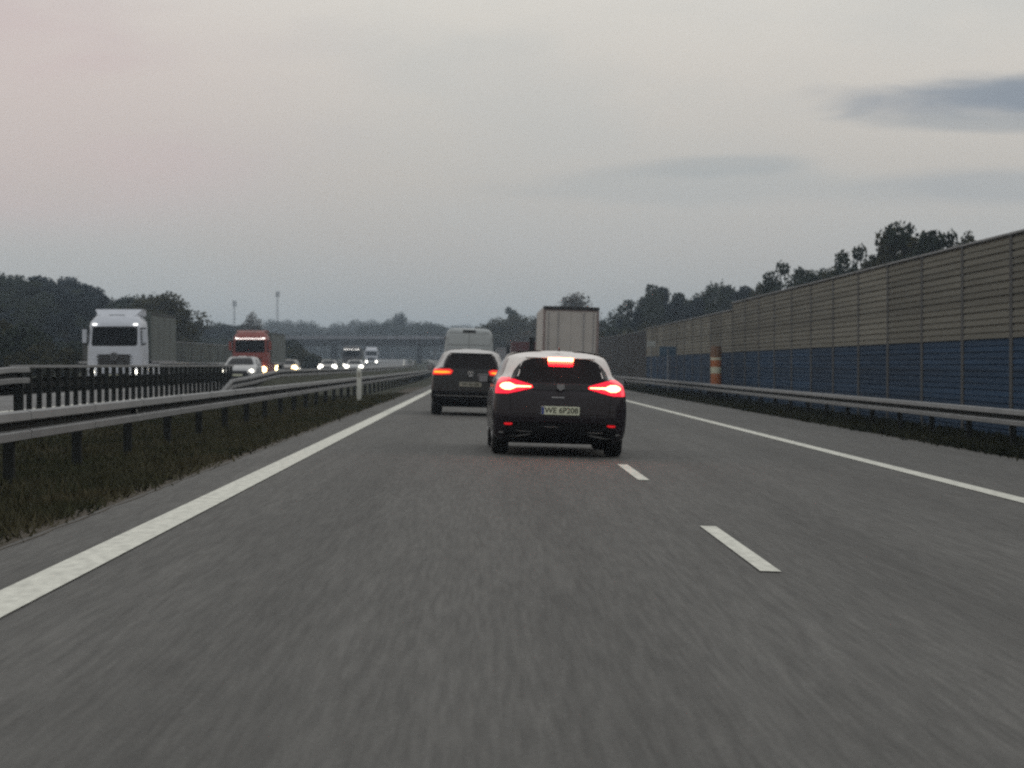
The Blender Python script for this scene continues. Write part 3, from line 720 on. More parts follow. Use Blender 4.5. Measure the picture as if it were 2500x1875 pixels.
# ------------------------------------------------------------------ lorries
def lorry_rear(label, lat, y, rx, box_m, frame_m, W=2.55, H=4.0, L=13.4, top_bar=True, group=None, simple=False):
    px, py, pz = P(lat, y)
    t = empty('articulated_lorry', label, 'lorry', (px, py, pz), 0, ground_rot(lat))
    h = W/2
    bm = bmesh.new(); box(bm, -h, h, 0, L, 1.15, H, .03); link('cargo_box', bm, box_m, t)
    for sx in (-1, 1):
        a, b = (sx*(h+.004), sx*(h-.10)); a, b = min(a, b), max(a, b)
        bxo('corner_post', a, b, -.03, -.002, 1.15, H-.16, frame_m, t)
        bxo('rear_door', min(sx*.008, sx*(h-.11)), max(sx*.008, sx*(h-.11)), -.022, -.001, 1.22, H-.2, box_m, t)
        for q in (.35, .62):
            bm = bmesh.new(); tube(bm, (sx*q*h*1.3, -.05, 1.2), (sx*q*h*1.3, -.05, H-.25), .016, 6); link('lock_rod', bm, 'tarp_pale', t)
        l = bxo('tail_light', min(sx*.8, sx*1.15), max(sx*.8, sx*1.15), -.03, .0, .86, .98, 'tail_red', t)
        for yy in (1.2, 2.5, 3.8): wheel(t, sx*1.05, yy, .5, .35)
        wheel(t, sx*1.05, L+.5, .5, .35)
    if top_bar: bxo('top_bar', -h-.01, h+.01, -.07, .06, H-.13, H+.02, 'gloss_black', t, .01)
    bxo('header_frame', -h+.11, h-.11, -.03, -.002, H-.195, H-.14, frame_m, t)
    bxo('underrun_bar', -1.15, 1.15, .02, .12, .45, .57, 'steel', t, .01)
    bxo('chassis', -.45, .45, .2, L+1.5, .7, 1.145, 'black', t)
    bxo('cab', -1.22, 1.22, L+.35, L+2.4, .5, min(3.7, H-.1), 'truck_darkred', t, .12)
    for sx in (-1, 1):
        bxo('wing_mirror', min(sx*1.32, sx*1.58), max(sx*1.32, sx*1.58), L+1.9, L+2.1, 1.95, 2.75, 'black', t, .03)
        bm = bmesh.new(); tube(bm, (sx*1.2, L+2, 2.7), (sx*1.4, L+2, 2.7), .03, 6); link('mirror_arm', bm, 'black', t)
    return t
M['frame_lamp_tint'] = mat('door_frame_lamp_tint', (.20, .15, .14), .6)  # pink cast of tail light glow put into the frame colour
lorry_rear('tall pale box lorry in the right lane directly beyond the hatchback', 3.9, 106, 0, 'trailer_door', 'frame_lamp_tint', H=3.98)
lorry_rear('small dark red lorry peeking out left of the tall pale box lorry', 3.3, 172, 0, 'truck_darkred', 'truck_darkred', H=3.0, L=7, top_bar=False)
lorry_rear('hazy grey lorry far ahead between the van and the pale box lorry', 3.4, 262, 0, 'tarp_pale', 'tarp_grey', H=3.1, L=9, top_bar=False)

CABR = [(.30, 1.12, .05, 2.10), (.42, 1.22, 0, 2.28), (.75, 1.25, 0, 2.34), (1.0, 1.25, 0, 2.33), (1.45, 1.25, 0, 2.30), (1.8, 1.245, 0, 2.27), (1.95, 1.24, 0, 2.24), (2.65, 1.20, 0, 2.08), (2.72, 1.20, 0, 2.07), (2.95, 1.17, 0, 1.93), (3.15, 1.05, 0, 1.68), (3.30, .90, .02, 1.40), (3.34, .80, .05, 1.25)]
def lorry_front(label, lat, y, paint, tarp, L, headm, marker=True, H=3.45, detail=True, grp=None):
    """front faces -y; built with y forward then turned round"""
    px, py, pz = P(lat, y)
    yaw = PI-math.atan2(curve(y+5)-curve(y-5), 10)
    tot = 2.3
    t = empty('oncoming_lorry', label, 'lorry', (px, py, pz), yaw, 0)
    K = Body(CABR, rx=.22, ryr=.05, ryf=.20, crown=0, crownf=.08)
    # place the cab so its front lies at local y = 0
    class Sh(Body): pass
    K = Body([(z, w, r-2.34, f-2.34) for z, w, r, f in CABR], rx=.22, ryr=.05, ryf=.20, crown=0, crownf=.08)
    K.mesh('cab', paint, t, arches=(-1.15,), ra=.58, za=.5)
    g = lambda nm, rows, m, out=.006, par=t, **k: K.patch(nm, rows, m, par, side='f', out=out, **k)
    g('windscreen', [(1.86, -.98, .98), (1.93, -1.05, 1.05), (2.62, -1.03, 1.03), (2.69, -.99, .99)], 'screen', .008, nx=18)
    g('sun_visor', [(2.70, -1.04, 1.04), (2.76, -1.06, 1.06)], 'black', .03)
    gr = g('grille', [(.93, -.70, .70), (1.0, -.74, .74), (1.46, -.80, .80), (1.48, -.78, .78)], 'gloss_black', .008, nx=16)
    for zz in ((1.08, 1.20, 1.33) if detail else (1.1, 1.3)):
        g('grille_slat', [(zz, -.78, -.13), (zz+.022, -.78, -.13)], 'steel_dark', .03, gr, nz=1); g('grille_slat', [(zz, .13, .78), (zz+.022, .13, .78)], 'steel_dark', .03, gr, nz=1)
    for sx in (-1, 1):
        for zz in (1.0, 1.12, 1.26, 1.40) if detail else ():
            g('grille_tip', [(zz, *sorted((sx*.72, sx*.84)))]+[(zz+.06, *sorted((sx*.74, sx*.84)))], paint, .045, gr, nz=1, nx=2)
    if detail:   # ring badge with three spokes
        bm = bmesh.new(); yy = .05; zc = 1.38
        n = 20
        for k in range(n):
            a, b = 2*PI*k/n, 2*PI*(k+1)/n
            tube(bm, (.15*math.cos(a), yy, zc+.15*math.sin(a)), (.15*math.cos(b), yy, zc+.15*math.sin(b)), .018, 5)
        for a in (90, 210, 330): tube(bm, (0, yy, zc), (.14*math.cos(R(a)), yy, zc+.14*math.sin(R(a))), .022, 5, .008)
        link('star_badge', bm, 'steel', t)
        bm = bmesh.new(); tube(bm, (0, .0, zc), (0, .035, zc), .19, 20); link('badge_disc', bm, 'gloss_black', t)
    g('bumper', [(.34, -1.05, 1.05), (.40, -1.16, 1.16), (.80, -1.2, 1.2), (.86, -1.18, 1.18)], paint, .05, nx=18)
    g('bumper_intake', [(.42, -.6, .6), (.60, -.62, .62)], 'black', .06)
    for sx in (-1, 1):
        r_ = [(.60, -1.13, -.86), (.66, -1.17, -.80), (.76, -1.17, -.84)] if 'warm' not in headm else [(.50, -1.15, -.80), (.6, -1.2, -.70), (.86, -1.2, -.76)]  # warm outline enlarged to hold the lamp's halo
        hl = g('headlight', r_ if sx < 0 else K.mir(r_), 'lamp_glow_warm' if 'warm' in headm else 'black', .058, nx=8, nz=5)
        bm = bmesh.new(); tube(bm, (sx*.97, -.10, .68), (sx*.97, .045, .68), .10 if headm == 'head' else .20, 12); link('headlamp', bm, headm, hl)
        if marker:
            bm = bmesh.new(); box(bm, *sorted((sx*.84, sx*1.03)), -.5, -.30, 2.83, 2.885, .01); link('marker_lamp', bm, 'marker', t)
        # mirrors
        bxo('wing_mirror', *sorted((sx*1.29, sx*1.48)), -.38, -.20, 2.0, 2.62, paint, t, .03)
        bm = bmesh.new(); tube(bm, (sx*1.15, -.35, 2.66), (sx*1.42, -.29, 2.66), .035, 6); link('mirror_arm', bm, 'black', t); bm = bmesh.new(); tube(bm, (sx*1.2, -.35, 1.92), (sx*1.42, -.29, 1.95), .035, 6); link('mirror_arm', bm, 'black', t)
        K.side_patch('side_window', [(1.95, -1.3, -.25), (2.2, -1.3, -.3), (2.6, -1.3, -.42)], 'glass', t, sx)
        bxo('side_skirt', *sorted((sx*1.22, sx*1.248)), -6.0, -2.5, .35, 1.05, paint, t)
        wheel(t, sx*1.08, -1.15, .5, .30)
        for q in (-3.9, -(L-1.2), -(L-2.5)): wheel(t, sx*1.08, q, .5, .32)
    if marker == 'bar':
        bm = bmesh.new(); box(bm, -1.0, 1.0, -.36, -.28, 2.81, 2.845, .01); link('light_bar', bm, 'marker', t)
    # roof air deflector: a trapezoid sheet with side wings
    bm = bmesh.new()
    pts = [(-.86, -.95, 3.28), (.86, -.95, 3.28), (1.10, -1.5, H+.12), (-1.10, -1.5, H+.12), (-1.15, -2.2, 3.25), (1.15, -2.2, 3.25), (1.15, -2.2, H+.1), (-1.15, -2.2, H+.1)]
    v = [bm.verts.new(p) for p in pts]
    for f in ((0, 1, 2, 3), (3, 2, 6, 7), (1, 5, 6, 2), (0, 3, 7, 4), (4, 7, 6, 5), (0, 4, 5, 1)): bm.faces.new([v[i] for i in f])
    bmesh.ops.recalc_face_normals(bm, faces=bm.faces); link('air_deflector', bm, paint, t)
    if detail: bxo('roof_hatch', -.36, .36, -1.05, -.90, 3.24, 3.31, 'steel_dark', t, .01)
    bm = bmesh.new(); box(bm, -1.27, 1.27, -L, -3.0, 1.15, H, .04); tr = link('trailer_box', bm, tarp, t)
    for sx in (-1, 1):
        bxo('side_rail', *sorted((sx*1.272, sx*1.30)), -L, -3.0, 1.10, 1.19, 'tarp_pale', tr)
        bxo('roof_rail', *sorted((sx*1.272, sx*1.285)), -L, -3.0, H-.1, H-.02, 'black', tr)
        for q in range(4): bxo('tarp_strap', *sorted((sx*1.272, sx*1.278)), -3.6-q*(L-4)/4-.03, -3.6-q*(L-4)/4+.03, 1.2, H-.11, 'steel_dark', tr)
    bxo('chassis', -.45, .45, -L+.3, -2.4, .7, 1.147, 'black', t)
    bxo('number_plate', -.26, .26, .075, .09, .44, .55, 'plate', t)
    return t
lorry_front('white oncoming lorry with a wide roof deflector and dark slatted grille, left', -16.9, 106, 'truck_white', 'tarp_grey', 11.8, 'head')
lorry_front('red oncoming lorry with a light strip above its windscreen, behind the pale car', -16.35, 162, 'truck_red', 'tarp_grey', 14.5, 'head_warm', marker='bar', H=3.3)
lorry_front('dark oncoming lorry with roof lights seen between distant headlights', -16.6, 322, 'truck_dark', 'tarp_grey', 14, 'head_far', marker='bar', H=2.9, detail=False)
lorry_front('tiny pale oncoming lorry under the distant bridge', -16.5, 455, 'truck_white', 'tarp_grey', 12, 'head_far', marker=False, H=3.4, detail=False)

# ------------------------------------------------------------------ oncoming cars
def oncoming(label, lat, y, paint, headm, name='oncoming_car', rows=HATCH, lamp_r=.075, lit=(1, 1), away=False):
    px, py, pz = P(lat, y)
    a = -math.atan2(curve(y+5)-curve(y-5), 10)
    t = empty(name, label, 'car', (px, py, pz), (0 if away else PI)+a)
    q = Body(rows, rx=.30, ryr=.30)
    L = max(r[3] for r in rows)
    q = Body([(z, w, r-L, f-L) if not away else (z, w, r, f) for z, w, r, f in rows], rx=.30, ryr=.30)
    off = 0 if away else -L
    q.mesh('body', paint, t, arches=(.82+off, 3.44+off))
    q.patch('windscreen', [(.99, -.70, .70), (1.1, -.66, .66), (1.25, -.58, .58), (1.36, -.50, .50), (1.385, -.44, .44)], 'screen', t, side='f', nx=16)
    q.patch('rear_window', [(1.03, -.64, .64), (1.16, -.63, .63), (1.30, -.49, .49), (1.34, -.4, .4)], 'glass', t)
    q.patch('grille', [(.30, -.55, .55), (.42, -.62, .62), (.62, -.50, .50), (.70, -.42, .42)], 'gloss_black', t, side='f', nx=14)
    q.patch('number_plate', [(.42, -.26, .26), (.53, -.26, .26)], 'plate', t, side='f', out=.02)
    for i, sx in enumerate((-1, 1)):
        r_ = [(.62, -.86, -.60), (.68, -.87, -.52), (.75, -.86, -.60)]
        if 'warm' in headm: r_ = [(.38, -.78, -.62), (.50, -.90, -.45), (.86, -.90, -.42), (.96, -.80, -.58)]  # glowing housing enlarged to hold the warm halo
        hl = q.patch('headlight', r_ if sx < 0 else q.mir(r_), 'lamp_glow_warm' if 'warm' in headm else 'lamp_glow', t, side='f', out=.008)
        bm = bmesh.new(); yy = q.yf(sx*.70, .69); tube(bm, (sx*.70, yy-.05, .685), (sx*.70, yy+.03, .685), lamp_r, 14)  # larger radii also take in the lamp's glare
        link('headlamp', bm, headm if lit[i] else 'glass', hl)
        r_ = [(.87, -.88, -.6), (.93, -.88, -.45), (1.0, -.85, -.5)]
        tl_ = q.patch('tail_light', r_ if sx < 0 else q.mir(r_), 'tail_far' if away else 'red_small', t)
        q.side_patch('side_window', [(.99, 1.0+off, 2.78+off), (1.06, .95+off, 2.60+off), (1.18, 1.0+off, 2.32+off), (1.30, 1.12+off, 2.05+off)], 'glass', t, sx)
        for yy in (.82, 3.44): wheel(t, sx*.785, yy+off, .325, .22)
    mirror_part(q, t, paint, 1.0, 2.75+off)
    return t
oncoming('pale oncoming car in front of the red lorry, behind the post barrier', -12.55, 118, 'car_white', 'head', lamp_r=.09)
oncoming('dark bronze oncoming car with warm headlights right of the red lorry', -16.6, 196, 'car_dim', 'head_warm', lamp_r=.26)
oncoming('silver oncoming car seen just left of the delineator post top', -12.5, 230, 'car_silver', 'head_far', lamp_r=.22)
oncoming('distant oncoming car with white headlights left of the delineator post', -13.9, 238, 'car_dim', 'head_far', lamp_r=.27).location.x -= 1.7
oncoming('farthest oncoming car, tiny white lights beyond the bridge', -12.3, 930, 'car_dim', 'head_far', lamp_r=.3)
oncoming('very distant oncoming car, tiny white lights right of the small pale lorry', -12.3, 870, 'car_dim', 'head_far', lamp_r=.3)
oncoming('distant car driving away, tiny red lights left of the van', -.4, 1000, 'car_dim', 'head_far', name='distant_car', away=True)

# ------------------------------------------------------------------ trees
def crown_mesh(seed, kind, m, n):
    r = np.random.default_rng(seed); blobs = []
    if kind == 'round':
        nb = 11
        for i in range(nb):
            a = r.uniform(0, 2*PI); h = r.uniform(.32, .92); rad = .34*math.sin(PI*min(1, (h-.12)/.95))*r.uniform(.35, 1.1)
            blobs.append((rad*math.cos(a), rad*math.sin(a), h, r.uniform(.12, .21)))
        blobs.append((0, 0, .6, .24))
    elif kind == 'tall':
        for i in range(13):
            a = r.uniform(0, 2*PI); h = .22+.74*(i+.5)/13; rad = .17*r.uniform(.2, 1.2)
            blobs.append((rad*math.cos(a), rad*math.sin(a), h, .125*(1.1-.35*h)*r.uniform(.7, 1.2)))
    elif kind == 'pine':
        for i in range(12):
            a = r.uniform(0, 2*PI); h = r.uniform(.45, .95); rad = .26*(1.15-h)*r.uniform(.4, 1.5)
            blobs.append((rad*math.cos(a), rad*math.sin(a), h, r.uniform(.09, .14)))
        blobs.append((0, 0, .9, .1))
    elif kind == 'bush':
        for i in range(12):
            a = r.uniform(0, 2*PI); rad = r.uniform(0, .55); h = r.uniform(.2, .75)*(1.1-rad*.7)
            blobs.append((rad*math.cos(a), rad*math.sin(a), h, r.uniform(.18, .28)))
    w = np.array([b[3]**2 for b in blobs]); w /= w.sum()
    idx = r.choice(len(blobs), n, p=w); Bm = np.array(blobs)[idx]
    d = r.normal(size=(n, 3)); d /= np.linalg.norm(d, axis=1)[:, None]
    rr = Bm[:, 3]*(.12+.92*r.random(n)**.5); flat = .55 if kind == 'pine' else .85
    c = Bm[:, :3]+d*rr[:, None]*np.array([1, 1, flat])
    stray = r.random(n) < .06; c[stray] += r.normal(0, .022, (stray.sum(), 3))
    c[:, 2] = np.maximum(c[:, 2], .03)
    s = (.015 if kind != 'bush' else .035)*(.6+.9*r.random(n))
    u = r.normal(size=(n, 3)); u /= np.linalg.norm(u, axis=1)[:, None]
    v = np.cross(u, r.normal(size=(n, 3))); v /= np.linalg.norm(v, axis=1)[:, None]
    V = np.empty((n, 4, 3))
    su = (u*s[:, None]); sv = (v*s[:, None]*.8)
    V[:, 0] = c-su; V[:, 1] = c-sv*.9; V[:, 2] = c+su*1.1; V[:, 3] = c+sv
    me = bpy.data.meshes.new('crown'); me.from_pydata(V.reshape(-1, 3).tolist(), [], np.arange(n*4).reshape(-1, 4).tolist())
    me.materials.append(M[m]); return me, blobs
def trunk_mesh(seed, blobs, kind):
    r = random.Random(seed); bm = bmesh.new()
    top = (r.uniform(-.03, .03), r.uniform(-.03, .03), .55 if kind != 'pine' else .9)
    mid = (top[0]*.4, top[1]*.4, .28)
    if kind == 'bush':
        for b in blobs[:5]: tube(bm, (0, 0, 0), (b[0]*.8, b[1]*.8, b[2]*.8), .02, 5, .008)
    else:
        tube(bm, (0, 0, -.02), mid, .022, 7, .016); tube(bm, mid, top, .016, 7, .006)
        for b in blobs[:9]: 
            f = r.uniform(.2, .9); st = tuple(mid[i]+(top[i]-mid[i])*f for i in range(3)); tube(bm, st, (b[0], b[1], b[2]), .008, 5, .003)
    me = bpy.data.meshes.new('trunk'); bm.to_mesh(me); bm.free(); me.materials.append(M['bark']); return me
LIB = {}
for key, kind, m, seeds, n in (('green', 'round', 'leaf_green', 4, 3800), ('olive', 'round', 'leaf_olive', 2, 3400), ('brown', 'round', 'leaf_brown', 3, 3000), ('tall', 'tall', 'leaf_green', 3, 2800),
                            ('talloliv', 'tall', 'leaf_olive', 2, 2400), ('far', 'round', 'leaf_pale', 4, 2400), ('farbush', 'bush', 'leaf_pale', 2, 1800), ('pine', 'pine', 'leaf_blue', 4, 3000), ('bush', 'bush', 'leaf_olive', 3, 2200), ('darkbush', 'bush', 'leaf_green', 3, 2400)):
    LIB[key] = []
    for s_ in range(seeds):
        c, bl = crown_mesh((len(key)*31+s_*7) % 1000+len(m)*13+s_, kind, m, int(n*1.35))
        LIB[key].append((c, trunk_mesh(s_+5, bl, kind)))
def tree(x, y, h, key, label, group=None, wid=1., cat='tree', name=None, var=None, sink=.1):
    c, tm = LIB[key][rnd.randrange(len(LIB[key])) if var is None else var % len(LIB[key])]
    nm = name or {'pine': 'pine_tree', 'bush': 'bush', 'darkbush': 'bush', 'farbush': 'bush'}.get(key, 'broadleaf_tree')
    t = empty(nm, label, cat, (x, y, gz(x, y)-sink), rnd.uniform(0, 6.28), 0, group)
    for n_, me in (('trunk', tm), ('crown', c)):
        o = bpy.data.objects.new(n_, me); COL.objects.link(o); o.parent = t; o.scale = (h*wid, h*wid, h)
    return t
F = 5000.
def at(px, y): return (px-1045)/F*y                   # lateral position of a thing seen at px when it stands y metres away
def hgt(py, x, y): return 1.22+(788-py)/F*y-gz(x, y)
def T(px, py, y, key, label, group=None, wid=1., **k):
    x = at(px, y); return tree(x, y, hgt(py, x, y)*1.02, key, label, group, wid, **k)

# left wood
lab, grp = 'dark bluish tree in the dense wood behind the white lorry', 'trees of the dark wood on the left'
crest = [(-60, 585), (0, 600), (50, 605), (100, 600), (150, 603), (200, 622), (250, 638), (300, 645), (345, 645)]
def crest_y(px):
    for (a, ya), (b, yb) in zip(crest, crest[1:]):
        if a <= px <= b: return ya+(yb-ya)*(px-a)/(b-a)
    return 645
for row, (dist, sp, drop) in enumerate(((335, 21, 0), (300, 23, 14), (272, 27, 34), (248, 34, 62))):
    px = -50+row*7
    while px < 345-row*14:
        yy = crest_y(px)+drop+rnd.uniform(-9, 10)
        T(px, yy, dist+rnd.uniform(-8, 8), rnd.choice(('pine', 'pine', 'green', 'green', 'tall')), lab, grp, rnd.uniform(.95, 1.3))
        px += sp*rnd.uniform(.75, 1.25)
lab, grp = 'grey-green tree in the taller clump at the right end of the left wood', 'clump at the right end of the left wood'
for px, py, d in ((318, 648, 240), (340, 640, 236), (362, 636, 232), (378, 641, 228), (352, 668, 222), (382, 668, 226)): T(px, py, d, 'talloliv' if rnd.random() < .5 else 'olive', lab, grp, 1.15)
lab, grp = 'dark brown-green bush on the far verge at the left edge', 'bushes at the left edge of the far verge'
for px, py, d in ((-30, 672, 150), (10, 662, 152), (40, 680, 148), (75, 700, 150), (110, 716, 146), (140, 735, 142), (170, 728, 165), (0, 730, 132), (50, 742, 130), (100, 755, 128), (150, 762, 126)):
    T(px, py, d, rnd.choice(('bush', 'darkbush')), lab, grp, .95, cat='bush')
lab, grp = 'low dark bush along the foot of the left wood', 'undergrowth along the left wood'
for px in range(60, 400, 26): T(px, 735+rnd.uniform(-12, 8), 215+rnd.uniform(-10, 10), 'darkbush', lab, grp, 1.2, cat='bush')
lab, grp = 'hazy dark tree in the low wood between the two lorries', 'low wood between the white and red lorries'
px = 385
while px < 560:
    T(px, 702+rnd.uniform(-7, 8), 470+rnd.uniform(-15, 15), rnd.choice(('green', 'pine')), lab, grp, 1.25); T(px+7, 725+rnd.uniform(-6, 6), 430, 'darkbush', lab, grp, 1.3); px += 13
T(550, 676, 420, 'brown', 'lone bushy tree rising behind the red lorry', wid=.5, cat='tree', var=0)
# bushes on the verge bank to the right of the red lorry
lab, grp = 'dark bush on the bank right of the red lorry', 'bushes on the left verge bank'
for px, py, d in ((612, 722, 300), (628, 722, 298), (642, 732, 290), (655, 742, 284), (664, 752, 278), (674, 761, 272), (684, 768, 266), (640, 752, 282), (655, 764, 270), (625, 742, 292)):
    T(px, py, d, rnd.choice(('bush', 'darkbush')), lab, grp, 1.0, cat='bush')
# far treeline behind the bridge
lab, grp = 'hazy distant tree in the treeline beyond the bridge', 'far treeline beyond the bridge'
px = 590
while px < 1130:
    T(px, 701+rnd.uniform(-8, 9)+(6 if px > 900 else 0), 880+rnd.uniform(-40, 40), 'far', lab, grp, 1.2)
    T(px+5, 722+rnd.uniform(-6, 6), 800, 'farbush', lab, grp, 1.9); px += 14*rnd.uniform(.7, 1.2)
T(862, 678, 800, 'green', 'tallest distant tree standing above the bridge', wid=.75, var=1)
T(796, 690, 820, 'green', 'distant round tree slightly taller than the treeline over the bridge', wid=1.0, var=2)
T(848, 696, 780, 'green', 'small distant tree beside the tallest one above the bridge', wid=1.2, var=0)
T(940, 694, 760, 'green', 'distant broad tree left of the white van roof', wid=1.5, var=3)
# centre: behind the lorry
T(1114, 664, 480, 'tall', 'dark narrow tree left of the tall pale box lorry', wid=.8, var=0)
T(1226, 638, 400, 'brown', 'brownish round tree showing above the roof of the pale box lorry', wid=1.05, var=1)
lab, grp = 'dull brown tree left of the tall pale box lorry', 'brownish trees behind the lorries'
for px, py in ((1040, 704), (1062, 694), (1085, 690), (1100, 684), (1126, 686), (1145, 684), (1165, 690), (1190, 690), (1075, 712), (1120, 712), (1150, 715)): T(px, py, 440+rnd.uniform(-20, 20), rnd.choice(('brown', 'olive')), lab, grp, 1.3)
# right wood behind the noise barrier
lab, grp = 'dark bluish tree behind the far end of the noise barrier', 'right wood behind the barrier'
for px, py, d in ((1300, 684, 330), (1322, 688, 330), (1345, 668, 320), (1365, 650, 300), (1385, 632, 300), (1408, 618, 298), (1430, 614, 300), (1452, 624, 302), (1470, 640, 310), (1488, 650, 310), (1510, 640, 300), (1532, 620, 300),
                  (1550, 614, 296), (1572, 612, 300), (1595, 622, 290), (1618, 620, 290), (1640, 618, 280), (1662, 612, 280), (1400, 655, 290), (1440, 655, 290), (1480, 668, 280), (1530, 655, 280), (1580, 650, 270), (1630, 650, 262), (1350, 690, 300), (1460, 648, 285), (1500, 652, 285), (1515, 645, 280), (1555, 640, 275), (1605, 640, 268), (1655, 634, 258), (1675, 628, 250), (1375, 668, 290), (1425, 640, 285)):
    T(px, py, d, rnd.choice(('tall', 'pine', 'tall', 'green')), lab, grp, rnd.uniform(.6, .95))
lab, grp = 'dense dark brown bush closing the view right of the pale box lorry', 'dark bushes right of the box lorry'
for px, py, d in ((1290, 700, 300), (1315, 697, 290), (1340, 694, 280), (1365, 690, 270), (1390, 686, 262), (1300, 730, 300), (1330, 730, 285), (1360, 725, 270), (1385, 722, 262)): T(px, py, d, rnd.choice(('darkbush', 'bush')), lab, grp, .9, cat='bush')
for px, py, d, w, var, key, lb in ((1702, 568, 205, .55, 0, 'tall', 'broadleaf tree with a pale green top, first of those above the grey wall'),
                      (1740, 594, 205, .5, 1, 'talloliv', 'lower open-crowned tree just right of the pale-topped one above the wall'),
                      (1780, 588, 200, .45, 2, 'tall', 'small tree left of the dark narrow tree above the grey wall'),
                      (1808, 584, 195, .4, 1, 'tall', 'small dark tree nestling against the dark narrow tree above the wall'),
                      (1850, 529, 170, .50, 0, 'tall', 'dark narrow rounded tree standing alone above the grey wall'),
                      (1918, 499, 152, .52, 1, 'talloliv', 'tall loose-crowned tree left of the highest tree above the wall'),
                      (1988, 486, 148, .70, 2, 'tall', 'highest dark broad tree above the right noise barrier'),
                      (2042, 498, 146, .5, 0, 'tall', 'dark tree right of the highest one above the noise barrier'),
                      (2085, 512, 146, .4, 1, 'talloliv', 'thin-topped tree at the right end of the group above the wall')):
    T(px, py-2, d, key, lb, None, w*1.3, var=var)
lab, grp = 'low dark tree filling the gap just above the noise barrier cap', 'low trees behind the noise barrier'
for px, py, d in ((1640, 628, 240), (1670, 618, 220), (1722, 604, 200), (1760, 598, 198), (1795, 592, 192), (1830, 584, 176), (1862, 575, 170), (1905, 552, 152), (1935, 540, 150), (1962, 522, 150), (2015, 520, 148), (2065, 528, 146), (1940, 560, 150), (1975, 545, 150), (2000, 540, 150), (2035, 535, 148)):
    T(px, py-8, d, rnd.choice(('tall', 'talloliv', 'green')), lab, grp, .78)
# trees to right out of the view's edge for a sidestep
# ------------------------------------------------------------------ haze
hz = bxo('haze', -850, 850, -55, 2550, -3.5, 46, None)
hz['kind'] = 'stuff'; hz['label'] = 'thin blue-grey evening haze over the motorway'; hz['category'] = 'haze'
hm = bpy.data.materials.new('haze'); hm.use_nodes = True; nt = hm.node_tree; nt.nodes.clear()
ov = nt.nodes.new('ShaderNodeOutputMaterial'); pv = nt.nodes.new('ShaderNodeVolumePrincipled')
pv.inputs['Color'].default_value = (.68, .82, .98, 1); pv.inputs['Density'].default_value = .00042; pv.inputs['Anisotropy'].default_value = .2
nt.links.new(pv.outputs[0], ov.inputs['Volume']); hz.data.materials.append(hm)

# ------------------------------------------------------------------ sky
w = bpy.data.worlds.new('World'); scn.world = w; w.use_nodes = True; nt = w.node_tree; nt.nodes.clear(); L = nt.links.new; N = nt.nodes.new
out = N('ShaderNodeOutputWorld'); bg = N('ShaderNodeBackground'); bg.inputs['Strength'].default_value = .12
sky = N('ShaderNodeTexSky'); sky.sky_type = 'NISHITA'; sky.sun_disc = False; sky.sun_elevation = R(4); sky.sun_rotation = R(-70); sky.air_density = 1.5; sky.dust_density = 3
tcn = N('ShaderNodeTexCoord'); sep = N('ShaderNodeSeparateXYZ'); L(tcn.outputs['Generated'], sep.inputs[0])
def mth(op, a, b=0., c=None):
    x = N('ShaderNodeMath'); x.operation = op
    for i, v in enumerate((a, b) if c is None else (a, b, c)):
        if isinstance(v, (int, float)): x.inputs[i].default_value = v
        else: L(v, x.inputs[i])
    return x.outputs[0]
def mixc(f, a, b):
    x = N('ShaderNodeMix'); x.data_type = 'RGBA'
    for nm, v in (('Factor', f), ('A', a), ('B', b)):
        if isinstance(v, tuple): x.inputs[nm].default_value = (*v, 1)
        elif isinstance(v, (int, float)): x.inputs[nm].default_value = v
        else: L(v, x.inputs[nm])
    return x.outputs['Result']
el = sep.outputs['Z']
# overcast veil: colour by elevation
cr = N('ShaderNodeValToRGB'); L(el, cr.inputs['Fac'])
E = cr.color_ramp.elements
def lin(c): return tuple(((v/255+.055)/1.055)**2.4 if v > 10 else v/255/12.92 for v in c)
stops = [(0.0, (162, 168, 168)), (.018, (169, 173, 172)), (.05, (183, 181, 177)), (.085, (194, 190, 184)), (.125, (207, 202, 195)), (.155, (214, 210, 203)), (.35, (217, 216, 212)), (1., (224, 225, 226))]
E[0].position = stops[0][0]; E[0].color = (*lin(stops[0][1]), 1); E[1].position = 1; E[1].color = (*lin(stops[-1][1]), 1)
for p, c in stops[1:-1]:
    e = E.new(p); e.color = (*lin(c), 1)
c0 = cr.outputs['Color']
# u,v direction slopes for the cloud shapes (world directions)
u = mth('DIVIDE', sep.outputs['X'], mth('MAXIMUM', mth('ABSOLUTE', sep.outputs['Y']), .05)); v = mth('DIVIDE', el, mth('MAXIMUM', mth('ABSOLUTE', sep.outputs['Y']), .05))
front = mth('GREATER_THAN', sep.outputs['Y'], 0)
cmb = N('ShaderNodeCombineXYZ'); L(mth('MULTIPLY', u, 9.), cmb.inputs[0]); L(mth('MULTIPLY', v, 42.), cmb.inputs[1])
ns = N('ShaderNodeTexNoise'); ns.inputs['Scale'].default_value = 1.3; ns.inputs['Detail'].default_value = 6; ns.inputs['Distortion'].default_value = .6; L(cmb.outputs[0], ns.inputs['Vector'])
cmb2 = N('ShaderNodeCombineXYZ'); L(mth('MULTIPLY', u, 5.), cmb2.inputs[0]); L(mth('MULTIPLY', v, 14.), cmb2.inputs[1])
ns2 = N('ShaderNodeTexNoise'); ns2.inputs['Scale'].default_value = 1.; ns2.inputs['Detail'].default_value = 4; L(cmb2.outputs[0], ns2.inputs['Vector'])
def sm(val, a, b, lo=0., hi=1.):
    m_ = N('ShaderNodeMapRange'); m_.interpolation_type = 'SMOOTHSTEP'; L(val, m_.inputs['Value'])
    for k, q in zip(('From Min', 'From Max', 'To Min', 'To Max'), (a, b, lo, hi)): m_.inputs[k].default_value = q
    return m_.outputs['Result']
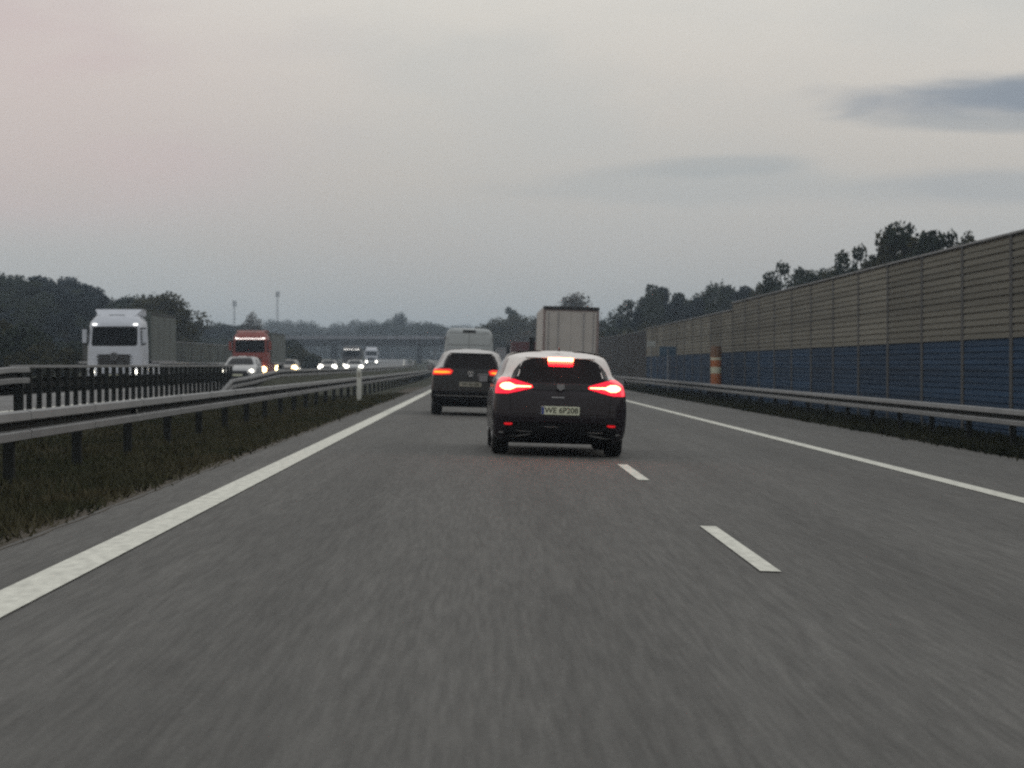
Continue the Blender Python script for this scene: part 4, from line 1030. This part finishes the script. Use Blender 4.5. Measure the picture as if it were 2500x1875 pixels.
# soft mottling, pink tint to the left
c1 = mixc(mth('MULTIPLY', sm(ns2.outputs['Fac'], .40, .62), .38), c0, lin((184, 188, 188)))
pink = mth('MULTIPLY', sm(u, -.02, -.20), mth('MULTIPLY', sm(v, .045, .09), sm(v, .22, .12)))
c2 = mixc(mth('MULTIPLY', pink, mth('ADD', .42, mth('MULTIPLY', sm(ns2.outputs['Fac'], .4, .6), .45))), c1, lin((204, 184, 184)))
def cloud(prev, cu, cv, su, sv, col, amt, tilt=0.):
    du = mth('DIVIDE', mth('SUBTRACT', u, cu), su)
    dv = mth('DIVIDE', mth('SUBTRACT', mth('SUBTRACT', v, cv), mth('MULTIPLY', mth('SUBTRACT', u, cu), tilt)), sv)
    d = mth('SQRT', mth('ADD', mth('MULTIPLY', du, du), mth('MULTIPLY', dv, dv)))
    dd = mth('ADD', d, mth('MULTIPLY', mth('SUBTRACT', ns.outputs['Fac'], .5), 1.1))
    f = mth('MULTIPLY', mth('MULTIPLY', sm(dd, 1.05, .35), front), amt)
    return mixc(f, prev, lin(col))
c3 = cloud(c2, .25, .1165, .105, .0135, (138, 147, 158), 1.0, .03)
c3 = cloud(c3, .215, .105, .07, .006, (150, 157, 163), .6)
c3 = cloud(c3, .10, .0855, .055, .006, (160, 167, 170), .5, .05)
c3 = cloud(c3, .10, .077, .12, .010, (166, 172, 174), .35)
c3 = cloud(c3, .23, .078, .08, .010, (160, 167, 172), .55)
veil = N('ShaderNodeVectorMath'); veil.operation = 'SCALE'; L(c3, veil.inputs[0]); veil.inputs['Scale'].default_value = 1.12/.12
fin = mixc(.92, sky.outputs['Color'], veil.outputs['Vector'])
L(fin, bg.inputs['Color']); L(bg.outputs[0], out.inputs['Surface'])

sd = bpy.data.lights.new('sun', 'SUN'); sd.energy = .22; sd.angle = R(25); sd.color = (1, .88, .78)
so = bpy.data.objects.new('sun', sd); COL.objects.link(so); so.rotation_euler = (R(62), 0, R(-70+180))

# ------------------------------------------------------------------ camera
cd = bpy.data.cameras.new('camera'); cam = bpy.data.objects.new('camera', cd); COL.objects.link(cam); scn.camera = cam
cd.sensor_width = 36; cd.lens = 5000/2212*36; cd.clip_end = 6000; cd.clip_start = .1
cam.location = (0, 0, 1.22)
cam.rotation_euler = (PI/2-math.atan(41.5/5000), 0, -math.atan(61/5000))
cd.dof.use_dof = True; cd.dof.focus_distance = 17; cd.dof.aperture_fstop = 4.8
vs = scn.view_settings; vs.view_transform = 'Standard'; vs.look = 'None'; vs.exposure = 0; vs.gamma = 1
scn.cycles.filter_width = 2.2; scn.cycles.use_denoising = False; scn.cycles.volume_bounces = 1; scn.cycles.max_bounces = 6
scn.cycles.sample_clamp_indirect = .8; scn.cycles.sample_clamp_direct = 5
